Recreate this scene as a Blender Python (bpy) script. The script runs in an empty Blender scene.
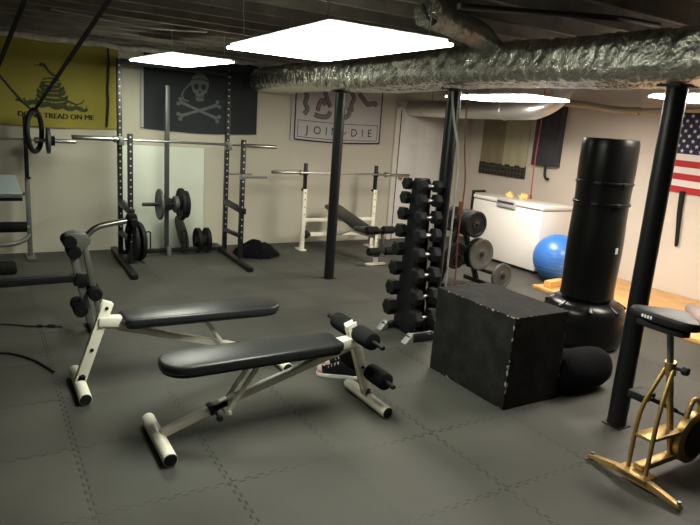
import bpy, bmesh, math, random
from math import pi, sin, cos, radians
from mathutils import Vector, Matrix, noise
random.seed(7)
SC = bpy.context.scene
COL = SC.collection
V = Vector

# ------------------------------------------------------------------ materials
def mat(name, col, rough=0.5, metal=0.0, bump=0.0, bscale=40.0, var=0.0, vscale=8.0, spec=0.5, detail=3.0, coat=0.0):
    m = bpy.data.materials.new(name); m.use_nodes = True
    nt = m.node_tree; N = nt.nodes; L = nt.links
    b = N['Principled BSDF']
    b.inputs['Base Color'].default_value = (*col, 1); b.inputs['Roughness'].default_value = rough
    b.inputs['Metallic'].default_value = metal
    b.inputs['Specular IOR Level'].default_value = spec
    if coat: b.inputs['Coat Weight'].default_value = coat
    tc = N.new('ShaderNodeTexCoord')
    if var:
        n = N.new('ShaderNodeTexNoise'); n.inputs['Scale'].default_value = vscale; n.inputs['Detail'].default_value = 4
        L.new(tc.outputs['Object'], n.inputs['Vector'])
        r = N.new('ShaderNodeMapRange'); r.inputs['From Min'].default_value = .3; r.inputs['From Max'].default_value = .7
        r.inputs['To Min'].default_value = 1-var; r.inputs['To Max'].default_value = 1+var
        L.new(n.outputs['Fac'], r.inputs['Value'])
        mx = N.new('ShaderNodeVectorMath'); mx.operation = 'SCALE'; mx.inputs[0].default_value = col
        L.new(r.outputs['Result'], mx.inputs['Scale']); L.new(mx.outputs['Vector'], b.inputs['Base Color'])
    if bump:
        n = N.new('ShaderNodeTexNoise'); n.inputs['Scale'].default_value = bscale; n.inputs['Detail'].default_value = detail
        L.new(tc.outputs['Object'], n.inputs['Vector'])
        bp = N.new('ShaderNodeBump'); bp.inputs['Strength'].default_value = bump; bp.inputs['Distance'].default_value = .01
        L.new(n.outputs['Fac'], bp.inputs['Height']); L.new(bp.outputs['Normal'], b.inputs['Normal'])
    return m

def emis(name, col, s):
    m = bpy.data.materials.new(name); m.use_nodes = True
    b = m.node_tree.nodes['Principled BSDF']
    b.inputs['Base Color'].default_value = (.9, .9, .9, 1)
    b.inputs['Emission Color'].default_value = (*col, 1); b.inputs['Emission Strength'].default_value = s
    return m

M = {}
M['black_steel'] = mat('black_steel', (.008, .008, .009), .42, 0, .05, 60, spec=.3)
M['post_paint'] = mat('post_paint', (.008, .008, .009), .36, 0, .08, 25, spec=.35)
M['white_steel'] = mat('white_steel', (.80, .77, .66), .35, 0, .04, 30, .06, 6)
M['cream_steel'] = mat('cream_steel', (.78, .74, .62), .4, 0, .04, 30, .08, 6)
M['grey_steel'] = mat('grey_steel', (.20, .205, .20), .4, .5, .05, 40)
M['grey_paint'] = mat('grey_paint', (.13, .135, .125), .42, .2, .05, 40, .1, 8)
M['dark_paint'] = mat('dark_paint', (.055, .057, .055), .4, .3, .05, 40)
M['chrome'] = mat('chrome', (.40, .40, .40), .32, 1, .03, 60)
M['steel_bar'] = mat('steel_bar', (.42, .41, .38), .3, 1, .05, 200)
M['vinyl'] = mat('vinyl', (.018, .019, .020), .34, 0, .10, 120, .1, 5)
M['saddle_vinyl'] = mat('saddle_vinyl', (.010, .010, .011), .5, 0, .1, 120, spec=.3)
M['vinyl_shiny'] = mat('vinyl_shiny', (.005, .005, .005), .30, 0, .10, 7, spec=.25)
M['foam'] = mat('foam', (.006, .006, .0065), .9, 0, .35, 250, spec=.2)
M['rubber'] = mat('rubber', (.008, .008, .008), .6, 0, .1, 80, spec=.3)
M['iron'] = mat('iron', (.006, .0062, .0065), .6, 0, .25, 70, spec=.25)
M['iron_grey'] = mat('iron_grey', (.085, .09, .085), .5, .3, .25, 60, .15, 9)
M['iron_hub'] = mat('iron_hub', (.05, .05, .05), .5, .3, .2, 60)
M['cloth_black'] = mat('cloth_black', (.0045, .0045, .006), .95, 0, .5, 30, spec=.1)
M['webbing'] = mat('webbing', (.022, .022, .022), .8, 0, .3, 200)
M['cord_black'] = mat('cord_black', (.01, .01, .01), .5)
M['cord_red'] = mat('cord_red', (.42, .06, .05), .5)
M['cord_brown'] = mat('cord_brown', (.16, .05, .035), .5)
M['cord_white'] = mat('cord_white', (.42, .41, .38), .5)
M['gold'] = mat('gold', (.40, .26, .095), .42, .6, .06, 60, .18, 10)
M['blue_ball'] = mat('blue_ball', (.045, .17, .52), .32, 0, .05, 60)
M['freezer'] = mat('freezer', (.80, .77, .72), .35, 0, .02, 60)
M['freezer_seal'] = mat('freezer_seal', (.32, .31, .29), .6)
M['plastic_grey'] = mat('plastic_grey', (.42, .42, .42), .4)
M['yellow_cloth'] = mat('yellow_cloth', (.72, .58, .22), .9, 0, .5, 60)
M['tan_cloth'] = mat('tan_cloth', (.26, .22, .135), .95, 0, .3, 90)
M['tan_cloth_light'] = mat('tan_cloth_light', (.44, .40, .26), .95, 0, .3, 90)
M['panel_grey'] = mat('panel_grey', (.045, .047, .055), .5, .1, .1, 20, .15, 12)
M['plywood'] = mat('plywood', (.62, .36, .14), .6, 0, .15, 30, .16, 6)
M['pine'] = mat('pine', (.60, .34, .11), .6, 0, .15, 30, .2, 9)
M['joist'] = mat('joist', (.16, .14, .115), .9, 0, .4, 20, .3, 5)
M['deck'] = mat('deck', (.15, .13, .108), .9, 0, .4, 14, .3, 3)
M['white_trim'] = mat('white_trim', (.66, .62, .54), .5, 0, .05, 20)
M['door_paint'] = mat('door_paint', (.70, .68, .64), .45, 0, .03, 20)
M['brass'] = mat('brass', (.62, .45, .18), .3, 1)
M['insul'] = mat('insul', (.55, .52, .44), .95, 0, 1.0, 25, .35, 12)
M['pipe_metal'] = mat('pipe_metal', (.62, .61, .58), .38, .85, .06, 12)
M['pipe_tan'] = mat('pipe_tan', (.46, .38, .26), .7, 0, .3, 20)
M['board'] = mat('board', (.66, .70, .60), .5, 0, .02, 8, .03, 3)
M['lamp_white'] = mat('lamp_white', (.7, .7, .68), .5)
M['yellow_flag'] = mat('yellow_flag', (.29, .25, .042), .9, 0, .25, 260, .07, 3)
M['black_flag'] = mat('black_flag', (.022, .027, .030), .9, 0, .25, 260)
M['white_flag'] = mat('white_flag', (.47, .45, .44), .9, 0, .25, 260, .05, 4)
M['flag_ink'] = mat('flag_ink', (.012, .014, .010), .9)
M['snake_green'] = mat('snake_green', (.045, .052, .018), .9, 0, 0, 1, .5, 60)
M['snake_grey'] = mat('snake_grey', (.17, .165, .16), .9, 0, 0, 1, .35, 60)
M['bone'] = mat('bone', (.115, .125, .122), .9)
M['hem'] = mat('hem', (.36, .36, .34), .9)
M['flag_red'] = mat('flag_red', (.46, .030, .035), .85, 0, .25, 260)
M['flag_white'] = mat('flag_white', (.78, .72, .68), .85, 0, .25, 260)
M['flag_blue'] = mat('flag_blue', (.022, .027, .07), .85, 0, .25, 260)
M['grey_pad'] = mat('grey_pad', (.24, .28, .28), .4, 0, .1, 60)
M['grey_mat'] = mat('grey_mat', (.34, .30, .29), .8, 0, .2, 60)
M['pinkish'] = mat('pinkish', (.45, .28, .25), .8)
M['sole_white'] = mat('sole_white', (.66, .64, .60), .6)
M['blue_tape'] = mat('blue_tape', (.03, .06, .25), .5)
M['dot'] = mat('dot', (.55, .55, .48), .6)
M['print_white'] = mat('print_white', (.8, .8, .78), .5)

def wall_mat(name, col, along, bs):
    m = mat(name, col, .75, 0, 0, 1, .05, 1.3)
    nt = m.node_tree; N = nt.nodes; L = nt.links; b = N['Principled BSDF']
    tc = N.new('ShaderNodeTexCoord'); sp = N.new('ShaderNodeSeparateXYZ'); cb = N.new('ShaderNodeCombineXYZ')
    L.new(tc.outputs['Object'], sp.inputs[0]); L.new(sp.outputs[along], cb.inputs[0]); L.new(sp.outputs['Z'], cb.inputs[1])
    br = N.new('ShaderNodeTexBrick'); br.inputs['Scale'].default_value = 1
    br.inputs['Brick Width'].default_value = .406; br.inputs['Row Height'].default_value = .203
    br.inputs['Mortar Size'].default_value = .006; br.inputs['Mortar Smooth'].default_value = .6
    L.new(cb.outputs[0], br.inputs['Vector'])
    n = N.new('ShaderNodeTexNoise'); n.inputs['Scale'].default_value = 55; L.new(tc.outputs['Object'], n.inputs['Vector'])
    ad = N.new('ShaderNodeMath'); ad.operation = 'MULTIPLY_ADD'; ad.inputs[1].default_value = -.7
    L.new(br.outputs['Fac'], ad.inputs[0]); L.new(n.outputs['Fac'], ad.inputs[2])
    bp = N.new('ShaderNodeBump'); bp.inputs['Strength'].default_value = bs; bp.inputs['Distance'].default_value = .006
    L.new(ad.outputs[0], bp.inputs['Height']); L.new(bp.outputs['Normal'], b.inputs['Normal'])
    return m
M['wall_back'] = wall_mat('painted_block_back', (.50, .475, .385), 'X', .14)
M['wall_right'] = wall_mat('painted_block_right', (.68, .61, .53), 'Y', .3)

def floor_mat():
    m = bpy.data.materials.new('rubber_tiles'); m.use_nodes = True
    nt = m.node_tree; N = nt.nodes; L = nt.links; b = N['Principled BSDF']; b.inputs['Specular IOR Level'].default_value = .3
    tc = N.new('ShaderNodeTexCoord'); sp = N.new('ShaderNodeSeparateXYZ'); L.new(tc.outputs['Object'], sp.inputs[0])
    def mth(op, a, bb=None, c=None):
        n = N.new('ShaderNodeMath'); n.operation = op
        for i, v in enumerate((a, bb, c)):
            if v is None: continue
            if isinstance(v, (int, float)): n.inputs[i].default_value = v
            else: L.new(v, n.inputs[i])
        return n.outputs[0]
    T = .61
    X = mth('ADD', sp.outputs['X'], -.955+20*T); Y = mth('ADD', sp.outputs['Y'], -1.873+20*T)
    def seam(a, c):
        # dovetail teeth: the seam steps from side to side along its length
        w = mth('SINE', mth('MULTIPLY', c, 2*pi/.068)); t = mth('MULTIPLY', mth('MINIMUM', mth('MAXIMUM', mth('MULTIPLY', w, 5.), -1.), 1.), .010)
        f = mth('PINGPONG', mth('ADD', a, t), T/2)          # distance from nearest seam
        return f, mth('FLOOR', mth('DIVIDE', mth('ADD', a, t), T))
    fx, ix = seam(X, Y); fy, iy = seam(Y, X)
    d = mth('MINIMUM', fx, fy)
    mr = N.new('ShaderNodeMapRange'); mr.interpolation_type = 'SMOOTHSTEP'
    mr.inputs['From Min'].default_value = .0008; mr.inputs['From Max'].default_value = .0075
    L.new(d, mr.inputs['Value'])
    cb = N.new('ShaderNodeCombineXYZ'); L.new(ix, cb.inputs[0]); L.new(iy, cb.inputs[1])
    wn = N.new('ShaderNodeTexWhiteNoise'); wn.noise_dimensions = '2D'; L.new(cb.outputs[0], wn.inputs['Vector'])
    n1 = N.new('ShaderNodeTexNoise'); n1.inputs['Scale'].default_value = 2.2; n1.inputs['Detail'].default_value = 5
    L.new(tc.outputs['Object'], n1.inputs['Vector'])
    n2 = N.new('ShaderNodeTexNoise'); n2.inputs['Scale'].default_value = 300; L.new(tc.outputs['Object'], n2.inputs['Vector'])
    g = mth('ADD', mth('MULTIPLY_ADD', wn.outputs['Value'], .22, .78), mth('MULTIPLY_ADD', n1.outputs['Fac'], .8, -.40))
    n3 = N.new('ShaderNodeTexNoise'); n3.inputs['Scale'].default_value = 1.6; n3.inputs['Detail'].default_value = 3; L.new(tc.outputs['Object'], n3.inputs['Vector'])
    dep = mth('MINIMUM', mth('MAXIMUM', mth('MULTIPLY_ADD', n3.outputs['Fac'], 3.2, -1.05), .12), .85)      # worn seams: open in places, tight in others
    g = mth('MULTIPLY', g, mth('SUBTRACT', 1.0, mth('MULTIPLY', dep, mth('SUBTRACT', 1.0, mr.outputs['Result']))))
    vm = N.new('ShaderNodeVectorMath'); vm.operation = 'SCALE'; vm.inputs[0].default_value = (.062, .061, .052)
    L.new(g, vm.inputs['Scale']); L.new(vm.outputs['Vector'], b.inputs['Base Color'])
    L.new(mth('MULTIPLY_ADD', n1.outputs['Fac'], .25, .45), b.inputs['Roughness'])
    h = mth('ADD', mth('MULTIPLY', mr.outputs['Result'], dep), mth('MULTIPLY', n2.outputs['Fac'], .30))
    bp = N.new('ShaderNodeBump'); bp.inputs['Strength'].default_value = .5; bp.inputs['Distance'].default_value = .004
    L.new(h, bp.inputs['Height']); L.new(bp.outputs['Normal'], b.inputs['Normal'])
    return m
M['floor'] = floor_mat()

def scuffed_mat():
    m = mat('scuffed_black', (.022, .022, .021), .85, 0, .2, 60, spec=.2)
    nt = m.node_tree; N = nt.nodes; L = nt.links; b = N['Principled BSDF']
    tc = N.new('ShaderNodeTexCoord'); sp = N.new('ShaderNodeSeparateXYZ'); L.new(tc.outputs['Object'], sp.inputs[0])
    def mth(op, *v):
        n = N.new('ShaderNodeMath'); n.operation = op
        for i, q in enumerate(v):
            if isinstance(q, (int, float)): n.inputs[i].default_value = q
            else: L.new(q, n.inputs[i])
        return n.outputs[0]
    dx = mth('SUBTRACT', .25, mth('ABSOLUTE', sp.outputs['X'])); dy = mth('SUBTRACT', .38, mth('ABSOLUTE', sp.outputs['Y']))
    dz = mth('MINIMUM', sp.outputs['Z'], mth('SUBTRACT', .62, sp.outputs['Z']))
    med = mth('MAXIMUM', mth('MINIMUM', dx, dy), mth('MINIMUM', mth('MAXIMUM', dx, dy), dz))
    n = N.new('ShaderNodeTexNoise'); n.inputs['Scale'].default_value = 7; n.inputs['Detail'].default_value = 8; n.inputs['Roughness'].default_value = .7
    L.new(tc.outputs['Object'], n.inputs['Vector'])
    r = N.new('ShaderNodeValToRGB'); r.color_ramp.elements[0].position = .45; r.color_ramp.elements[0].color = (.0055, .0055, .0052, 1)
    r.color_ramp.elements[1].position = .8; r.color_ramp.elements[1].color = (.022, .022, .020, 1)
    L.new(n.outputs['Fac'], r.inputs[0])
    n2 = N.new('ShaderNodeTexNoise'); n2.inputs['Scale'].default_value = 26; n2.inputs['Detail'].default_value = 5; L.new(tc.outputs['Object'], n2.inputs['Vector'])
    n3 = N.new('ShaderNodeTexNoise'); n3.inputs['Scale'].default_value = 4.5; n3.inputs['Detail'].default_value = 2; L.new(tc.outputs['Object'], n3.inputs['Vector'])
    wear = mth('MULTIPLY', mth('MAXIMUM', mth('SUBTRACT', n3.outputs['Fac'], .30), 0.0), mth('MAXIMUM', mth('SUBTRACT', n2.outputs['Fac'], .50), 0.0))
    k = mth('GREATER_THAN', mth('MULTIPLY', wear, .30), med)
    n4 = N.new('ShaderNodeTexNoise'); n4.inputs['Scale'].default_value = 60; L.new(tc.outputs['Object'], n4.inputs['Vector'])
    k = mth('MAXIMUM', k, mth('GREATER_THAN', n4.outputs['Fac'], .80))
    mx = N.new('ShaderNodeMix'); mx.data_type = 'RGBA'; L.new(k, mx.inputs['Factor']); L.new(r.outputs[0], mx.inputs['A']); mx.inputs['B'].default_value = (.24, .22, .18, 1)
    L.new(mx.outputs['Result'], b.inputs['Base Color'])
    return m
M['scuffed'] = scuffed_mat()
M['chip'] = mat('chip', (.30, .28, .24), .8, 0, .2, 60, .4, 40)

def perf_mat():
    m = mat('perforated_black', (.008, .008, .009), .42)
    nt = m.node_tree; N = nt.nodes; L = nt.links; b = N['Principled BSDF']
    tc = N.new('ShaderNodeTexCoord'); sp = N.new('ShaderNodeSeparateXYZ'); L.new(tc.outputs['Object'], sp.inputs[0])
    def mth(op, *v):
        n = N.new('ShaderNodeMath'); n.operation = op
        for i, q in enumerate(v):
            if isinstance(q, (int, float)): n.inputs[i].default_value = q
            else: L.new(q, n.inputs[i])
        return n.outputs[0]
    dx = mth('SUBTRACT', mth('ABSOLUTE', sp.outputs['X']), .635); dz = mth('PINGPONG', sp.outputs['Z'], .0375)
    d = mth('SQRT', mth('ADD', mth('MULTIPLY', dx, dx), mth('MULTIPLY', dz, dz)))
    k = mth('MULTIPLY', mth('LESS_THAN', d, .0095), mth('GREATER_THAN', sp.outputs['Z'], .3))
    mx = N.new('ShaderNodeMix'); mx.data_type = 'RGBA'; L.new(k, mx.inputs['Factor']); mx.inputs['A'].default_value = (.008, .008, .009, 1); mx.inputs['B'].default_value = (.42, .41, .36, 1)
    L.new(mx.outputs['Result'], b.inputs['Base Color']); return m
M['perforated'] = perf_mat()

def foil_mat():
    m = mat('foil', (.72, .72, .66), .26, 1.0)
    nt = m.node_tree; N = nt.nodes; L = nt.links; b = N['Principled BSDF']
    tc = N.new('ShaderNodeTexCoord')
    n = N.new('ShaderNodeTexNoise'); n.inputs['Scale'].default_value = 16; n.inputs['Detail'].default_value = 5; n.inputs['Distortion'].default_value = 1.6
    n2 = N.new('ShaderNodeTexNoise'); n2.inputs['Scale'].default_value = 48; n2.inputs['Detail'].default_value = 3; n2.inputs['Distortion'].default_value = 1.0
    mp = N.new('ShaderNodeMapping'); mp.inputs['Scale'].default_value = (1, .8, .55); mp.inputs['Rotation'].default_value = (.5, 0, 0)
    L.new(tc.outputs['Object'], mp.inputs[0]); L.new(mp.outputs[0], n.inputs['Vector']); L.new(mp.outputs[0], n2.inputs['Vector'])
    # sharp creases: ridged noise
    a = N.new('ShaderNodeMath'); a.operation = 'SUBTRACT'; L.new(n.outputs['Fac'], a.inputs[0]); a.inputs[1].default_value = .5
    c = N.new('ShaderNodeMath'); c.operation = 'ABSOLUTE'; L.new(a.outputs[0], c.inputs[0])
    d = N.new('ShaderNodeMath'); d.operation = 'MULTIPLY_ADD'; L.new(c.outputs[0], d.inputs[0]); d.inputs[1].default_value = -3.0
    e = N.new('ShaderNodeMath'); e.operation = 'MULTIPLY'; L.new(n2.outputs['Fac'], e.inputs[0]); e.inputs[1].default_value = .6; L.new(e.outputs[0], d.inputs[2])
    bp = N.new('ShaderNodeBump'); bp.inputs['Strength'].default_value = .5; bp.inputs['Distance'].default_value = .012
    L.new(d.outputs[0], bp.inputs['Height']); L.new(bp.outputs['Normal'], b.inputs['Normal'])
    return m
M['foil'] = foil_mat()

# ------------------------------------------------------------------ mesh builder
class MB:
    def __init__(s): s.bm = bmesh.new()
    def _xf(s, verts, mtx): bmesh.ops.transform(s.bm, matrix=mtx, verts=verts)
    def box(s, c, size, rot=None, bev=0.0, seg=2, mi=0):
        r = bmesh.ops.create_cube(s.bm, size=1.0); vs = r['verts']
        s._xf(vs, Matrix.Diagonal((*size, 1)))
        if bev:
            es = list({e for v in vs for e in v.link_edges})
            rb = bmesh.ops.bevel(s.bm, geom=es, offset=bev, segments=seg, profile=.5, affect='EDGES')
            vs = list({v for f in rb['faces'] for v in f.verts} | {v for v in vs if v.is_valid})
            # gather the whole island
            st = list(vs); seen = set(vs)
            while st:
                v = st.pop()
                for e in v.link_edges:
                    o = e.other_vert(v)
                    if o not in seen: seen.add(o); st.append(o)
            vs = list(seen)
        mt = Matrix.Translation(c)
        if rot is not None: mt = mt @ (rot if isinstance(rot, Matrix) else rot.to_matrix().to_4x4())
        s._xf(vs, mt)
        if mi:
            for f in {f for v in vs for f in v.link_faces}: f.material_index = mi
        return s
    def bar(s, p0, p1, w, h, bev=.004, up=(0, 0, 1), ext=0):
        p0 = V(p0); p1 = V(p1); d = p1-p0; L = d.length+2*ext; x = d.normalized(); up = V(up)
        if abs(x.dot(up)) > .98: up = V((0, 1, 0))
        y = up.cross(x).normalized(); z = x.cross(y)
        R = Matrix((x, y, z)).transposed().to_4x4()
        return s.box((p0+p1)/2, (L, w, h), R, bev)
    def cyl(s, p0, p1, r, r2=None, seg=20, bev=0.0):
        p0 = V(p0); p1 = V(p1); d = p1-p0
        r2 = r if r2 is None else r2
        if bev:
            L = d.length
            return s.lathe(p0, d, [(0, 0), (r-bev, 0), (r-bev*.3, bev*.3), (r, bev), (r2, L-bev), (r2-bev*.3, L-bev*.3), (r2-bev, L), (0, L)], seg)
        q = d.to_track_quat('Z', 'Y').to_matrix().to_4x4()
        bmesh.ops.create_cone(s.bm, cap_ends=True, segments=seg, radius1=r, radius2=r2, depth=d.length,
                              matrix=Matrix.Translation((p0+p1)/2) @ q)
        return s
    def lathe(s, base, axis, prof, seg=24):
        q = V(axis).to_track_quat('Z', 'Y').to_matrix().to_4x4(); mt = Matrix.Translation(base) @ q
        rings = []
        for r, z in prof:
            if r < 1e-6: rings.append([s.bm.verts.new(mt @ V((0, 0, z)))])
            else: rings.append([s.bm.verts.new(mt @ V((r*cos(2*pi*i/seg), r*sin(2*pi*i/seg), z))) for i in range(seg)])
        for a, b in zip(rings, rings[1:]):
            for i in range(seg):
                j = (i+1) % seg
                if len(a) == 1 and len(b) == 1: continue
                if len(a) == 1: f = (a[0], b[j], b[i])
                elif len(b) == 1: f = (a[i], a[j], b[0])
                else: f = (a[i], a[j], b[j], b[i])
                try: s.bm.faces.new(f)
                except ValueError: pass
        return s
    def tube(s, pts, r, seg=10, smooth=0, rs=None, cap=True):
        P = [V(p) for p in pts]
        if smooth:
            Q = []
            for i in range(len(P)-1):
                a, b, c, d = P[max(i-1, 0)], P[i], P[i+1], P[min(i+2, len(P)-1)]
                for k in range(smooth):
                    t = k/smooth
                    Q.append(.5*((2*b)+(c-a)*t+(2*a-5*b+4*c-d)*t*t+(3*b-a-3*c+d)*t**3))
            Q.append(P[-1]); P = Q
        n = None; rings = []
        for i, p in enumerate(P):
            t = (P[min(i+1, len(P)-1)]-P[max(i-1, 0)]).normalized()
            if n is None:
                n = t.orthogonal().normalized()
            else:
                n = (n-t*n.dot(t)); n = n.normalized() if n.length > 1e-6 else t.orthogonal().normalized()
            bb = t.cross(n); rr = r if rs is None else rs(i/(len(P)-1))
            rings.append([s.bm.verts.new(p+n*(rr*cos(2*pi*k/seg))+bb*(rr*sin(2*pi*k/seg))) for k in range(seg)])
        for a, b in zip(rings, rings[1:]):
            for k in range(seg): s.bm.faces.new((a[k], a[(k+1) % seg], b[(k+1) % seg], b[k]))
        if cap:
            s.bm.faces.new(rings[0][::-1]); s.bm.faces.new(rings[-1])
        return s
    def torus(s, c, axis, R, r, seg=40, sg=10):
        q = V(axis).to_track_quat('Z', 'Y').to_matrix(); c = V(c)
        rings = [[s.bm.verts.new(c+q @ V(((R+r*cos(2*pi*k/sg))*cos(2*pi*i/seg), (R+r*cos(2*pi*k/sg))*sin(2*pi*i/seg), r*sin(2*pi*k/sg)))) for k in range(sg)] for i in range(seg)]
        for i in range(seg):
            a = rings[i]; b = rings[(i+1) % seg]
            for k in range(sg): s.bm.faces.new((a[k], b[k], b[(k+1) % sg], a[(k+1) % sg]))
        return s
    def prism(s, poly, origin, ux, uy, depth, bev=0):
        """polygon in plane (ux,uy) extruded by vector depth"""
        o = V(origin); ux = V(ux); uy = V(uy); d = V(depth)
        a = [s.bm.verts.new(o+ux*x+uy*y) for x, y in poly]; b = [s.bm.verts.new(v.co+d) for v in a]
        n = len(a); f0 = s.bm.faces.new(a[::-1]); f1 = s.bm.faces.new(b)
        for i in range(n): s.bm.faces.new((a[i], a[(i+1) % n], b[(i+1) % n], b[i]))
        if bev:
            es = list(f0.edges)+list(f1.edges)
            bmesh.ops.bevel(s.bm, geom=es, offset=bev, segments=3, profile=.5, affect='EDGES')
        return s
    def flat(s, poly, mi=0):
        f = s.bm.faces.new([s.bm.verts.new(p) for p in poly]); f.material_index = mi; return s
    def mesh(s, pm, T=None):
        s.bm.from_mesh(pm); return s
    def build(s, name, m, parent=None, smooth=38, loc=None):
        bmesh.ops.recalc_face_normals(s.bm, faces=s.bm.faces)
        me = bpy.data.meshes.new(name); s.bm.to_mesh(me); s.bm.free()
        for mm in (m if isinstance(m, (list, tuple)) else [m]): me.materials.append(M[mm] if isinstance(mm, str) else mm)
        if smooth:
            me.polygons.foreach_set('use_smooth', [True]*len(me.polygons)); me.set_sharp_from_angle(angle=radians(smooth))
        o = bpy.data.objects.new(name, me); COL.objects.link(o)
        if parent: o.parent = parent
        if loc is not None: o.location = loc
        return o

def tag(o, label, cat, group=None, kind=None):
    o['label'] = label; o['category'] = cat
    if group: o['group'] = group
    if kind: o['kind'] = kind
    return o
def thing(name, label, cat, loc=(0, 0, 0), rz=0, group=None):
    o = bpy.data.objects.new(name, None); COL.objects.link(o); o.location = loc; o.rotation_euler = (0, 0, rz); o.empty_display_size = .1
    return tag(o, label, cat, group)
def struct(o, label=None, cat='room'):
    o['kind'] = 'structure'
    if label: o['label'] = label; o['category'] = cat
    return o
def dup(o, loc=None, rz=None, label=None, parent=None, rot=None):
    c = o.copy(); COL.objects.link(c)
    if parent: c.parent = parent
    if loc is not None: c.location = loc
    if rz is not None: c.rotation_euler = (0, 0, rz)
    if rot is not None: c.rotation_euler = rot
    if label: c['label'] = label
    for ch in list(o.children): dup(ch, parent=c)
    return c

def text_polys(txt, size, font_space=1.0):
    cu = bpy.data.curves.new('lettering', 'FONT'); cu.body = txt; cu.size = size; cu.align_x = 'CENTER'; cu.space_character = font_space
    cu.resolution_u = 3
    o = bpy.data.objects.new('lettering', cu); COL.objects.link(o)
    dg = bpy.context.evaluated_depsgraph_get(); dg.update()
    me = bpy.data.meshes.new_from_object(o.evaluated_get(dg))
    vs = [v.co.copy() for v in me.vertices]; fs = [tuple(p.vertices) for p in me.polygons]
    bpy.data.objects.remove(o); bpy.data.curves.remove(cu); bpy.data.meshes.remove(me)
    return vs, fs

# ------------------------------------------------------------------ room shell
YB, XR, XL, YF = 7.83, 7.02, -3.2, -2.2
ZC = 2.45
def plane_box(name, m, lo, hi):
    b = MB(); c = [(a+d)/2 for a, d in zip(lo, hi)]; b.box(c, [d-a for a, d in zip(lo, hi)]); return b.build(name, m, smooth=0)
struct(plane_box('floor', 'floor', (XL, YF, -.1), (XR, YB, 0)))
struct(plane_box('wall_back', 'wall_back', (XL, YB, -.1), (XR+.15, YB+.15, 2.7)))
struct(plane_box('wall_right', 'wall_right', (XR, YF, -.1), (XR+.15, YB, 2.7)))
struct(plane_box('wall_left', 'wall_back', (XL-.15, YF, -.1), (XL, YB+.15, 2.7)))
ceil = struct(plane_box('ceiling', 'deck', (XL, YF, 2.68), (XR+.15, YB+.15, 2.74)))
k = 0
y = YF+.1
while y < YB-.05:
    MB().box(((XL+XR)/2, y, (ZC+2.68)/2), (XR-XL, .04, 2.68-ZC)).build('joist', 'joist', ceil, 0); y += .406
# sill insulation along the top of the back wall
b = MB()
random.seed(3)
n = 150
for i in range(n):
    x = XL+.05+(3.0-XL)*i/n
    r = .05*(.7+.6*noise.noise(V((x*3, 0, 0)))) if False else .042+.016*noise.noise(V((x*5, 1, 0)))
pts = [(XL+.05+(5.2-XL)*i/n, YB-.05+.012*noise.noise(V((i*.37, 2, 0))), 2.405+.02*noise.noise(V((i*.21, 5, 0)))) for i in range(n+1)]
b.tube(pts, .045, 10, rs=lambda t: .036+.016*noise.noise(V((t*60, 1, 0))))
struct(b.build('trim_1', 'insul'))

# door in the back wall near the corner
d = bpy.data.objects.new('door_1', None); COL.objects.link(d); d.location = (5.95, YB, 0); struct(d)
b = MB(); W2 = .41; H = 2.03
b.box((0, -.025, H/2), (2*W2-.01, .04, H-.02), bev=.003)
for sx in (-1, 1):
    for z0, z1 in ((.14, .86), (.98, 1.5), (1.62, 1.92)):
        b.box((sx*.19, -.047, (z0+z1)/2), (.25, .012, z1-z0), bev=.005)
b.build('door_leaf', 'door_paint', d)
b = MB()
for sx in (-1, 1): b.box((sx*(W2+.045), -.025, 1.04), (.085, .05, 2.08), bev=.006)
b.box((0, -.025, H+.045), (2*W2+.17, .05, .085), bev=.006)
b.build('door_frame', 'white_trim', d)
b = MB(); b.lathe((-.345, -.045, .98), (0, -1, 0), [(0, 0), (.03, 0), (.03, .008), (.012, .012), (.012, .03), (.026, .045), (.028, .058), (.02, .068), (0, .07)], 20)
b.build('knob', 'brass', d)
b = MB(); b.box((-W2-.002, -.045, 1.0), (.012, .02, 2.0)); b.build('door_gap', 'cloth_black', d)
# white board leaning on the back wall
b = MB(); b.box((1.98, YB-.03, .645), (1.04, .02, 1.29), Matrix.Rotation(radians(-1.2), 4, 'X'), .003)
tag(b.build('wall_board', 'board'), 'large plain white board leaning on the back wall behind the tall black power rack', 'board')

# posts
for i, (py, lab) in enumerate(((5.85, 'far black steel column in front of the white snake banner'), (3.97, 'middle black steel column directly behind the dumbbell tower'), (2.10, 'nearest black steel column beside the gold exercise bike'))):
    t = thing('support_column', lab, 'column', (3.33 if py == 3.97 else 3.35, py, 0), 0, 'black steel columns')
    r = .057
    b = MB(); b.cyl((0, 0, .008), (0, 0, 2.045), r, seg=32); b.build('shaft', 'post_paint', t)
    b = MB(); b.box((0, 0, .004), (.125, .125, .008), bev=.002); b.build('base_plate', 'post_paint', t)
    b = MB(); b.box((0, 0, 2.052), (.18, .14, .014), bev=.002); b.build('cap_plate', 'post_paint', t)

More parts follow.
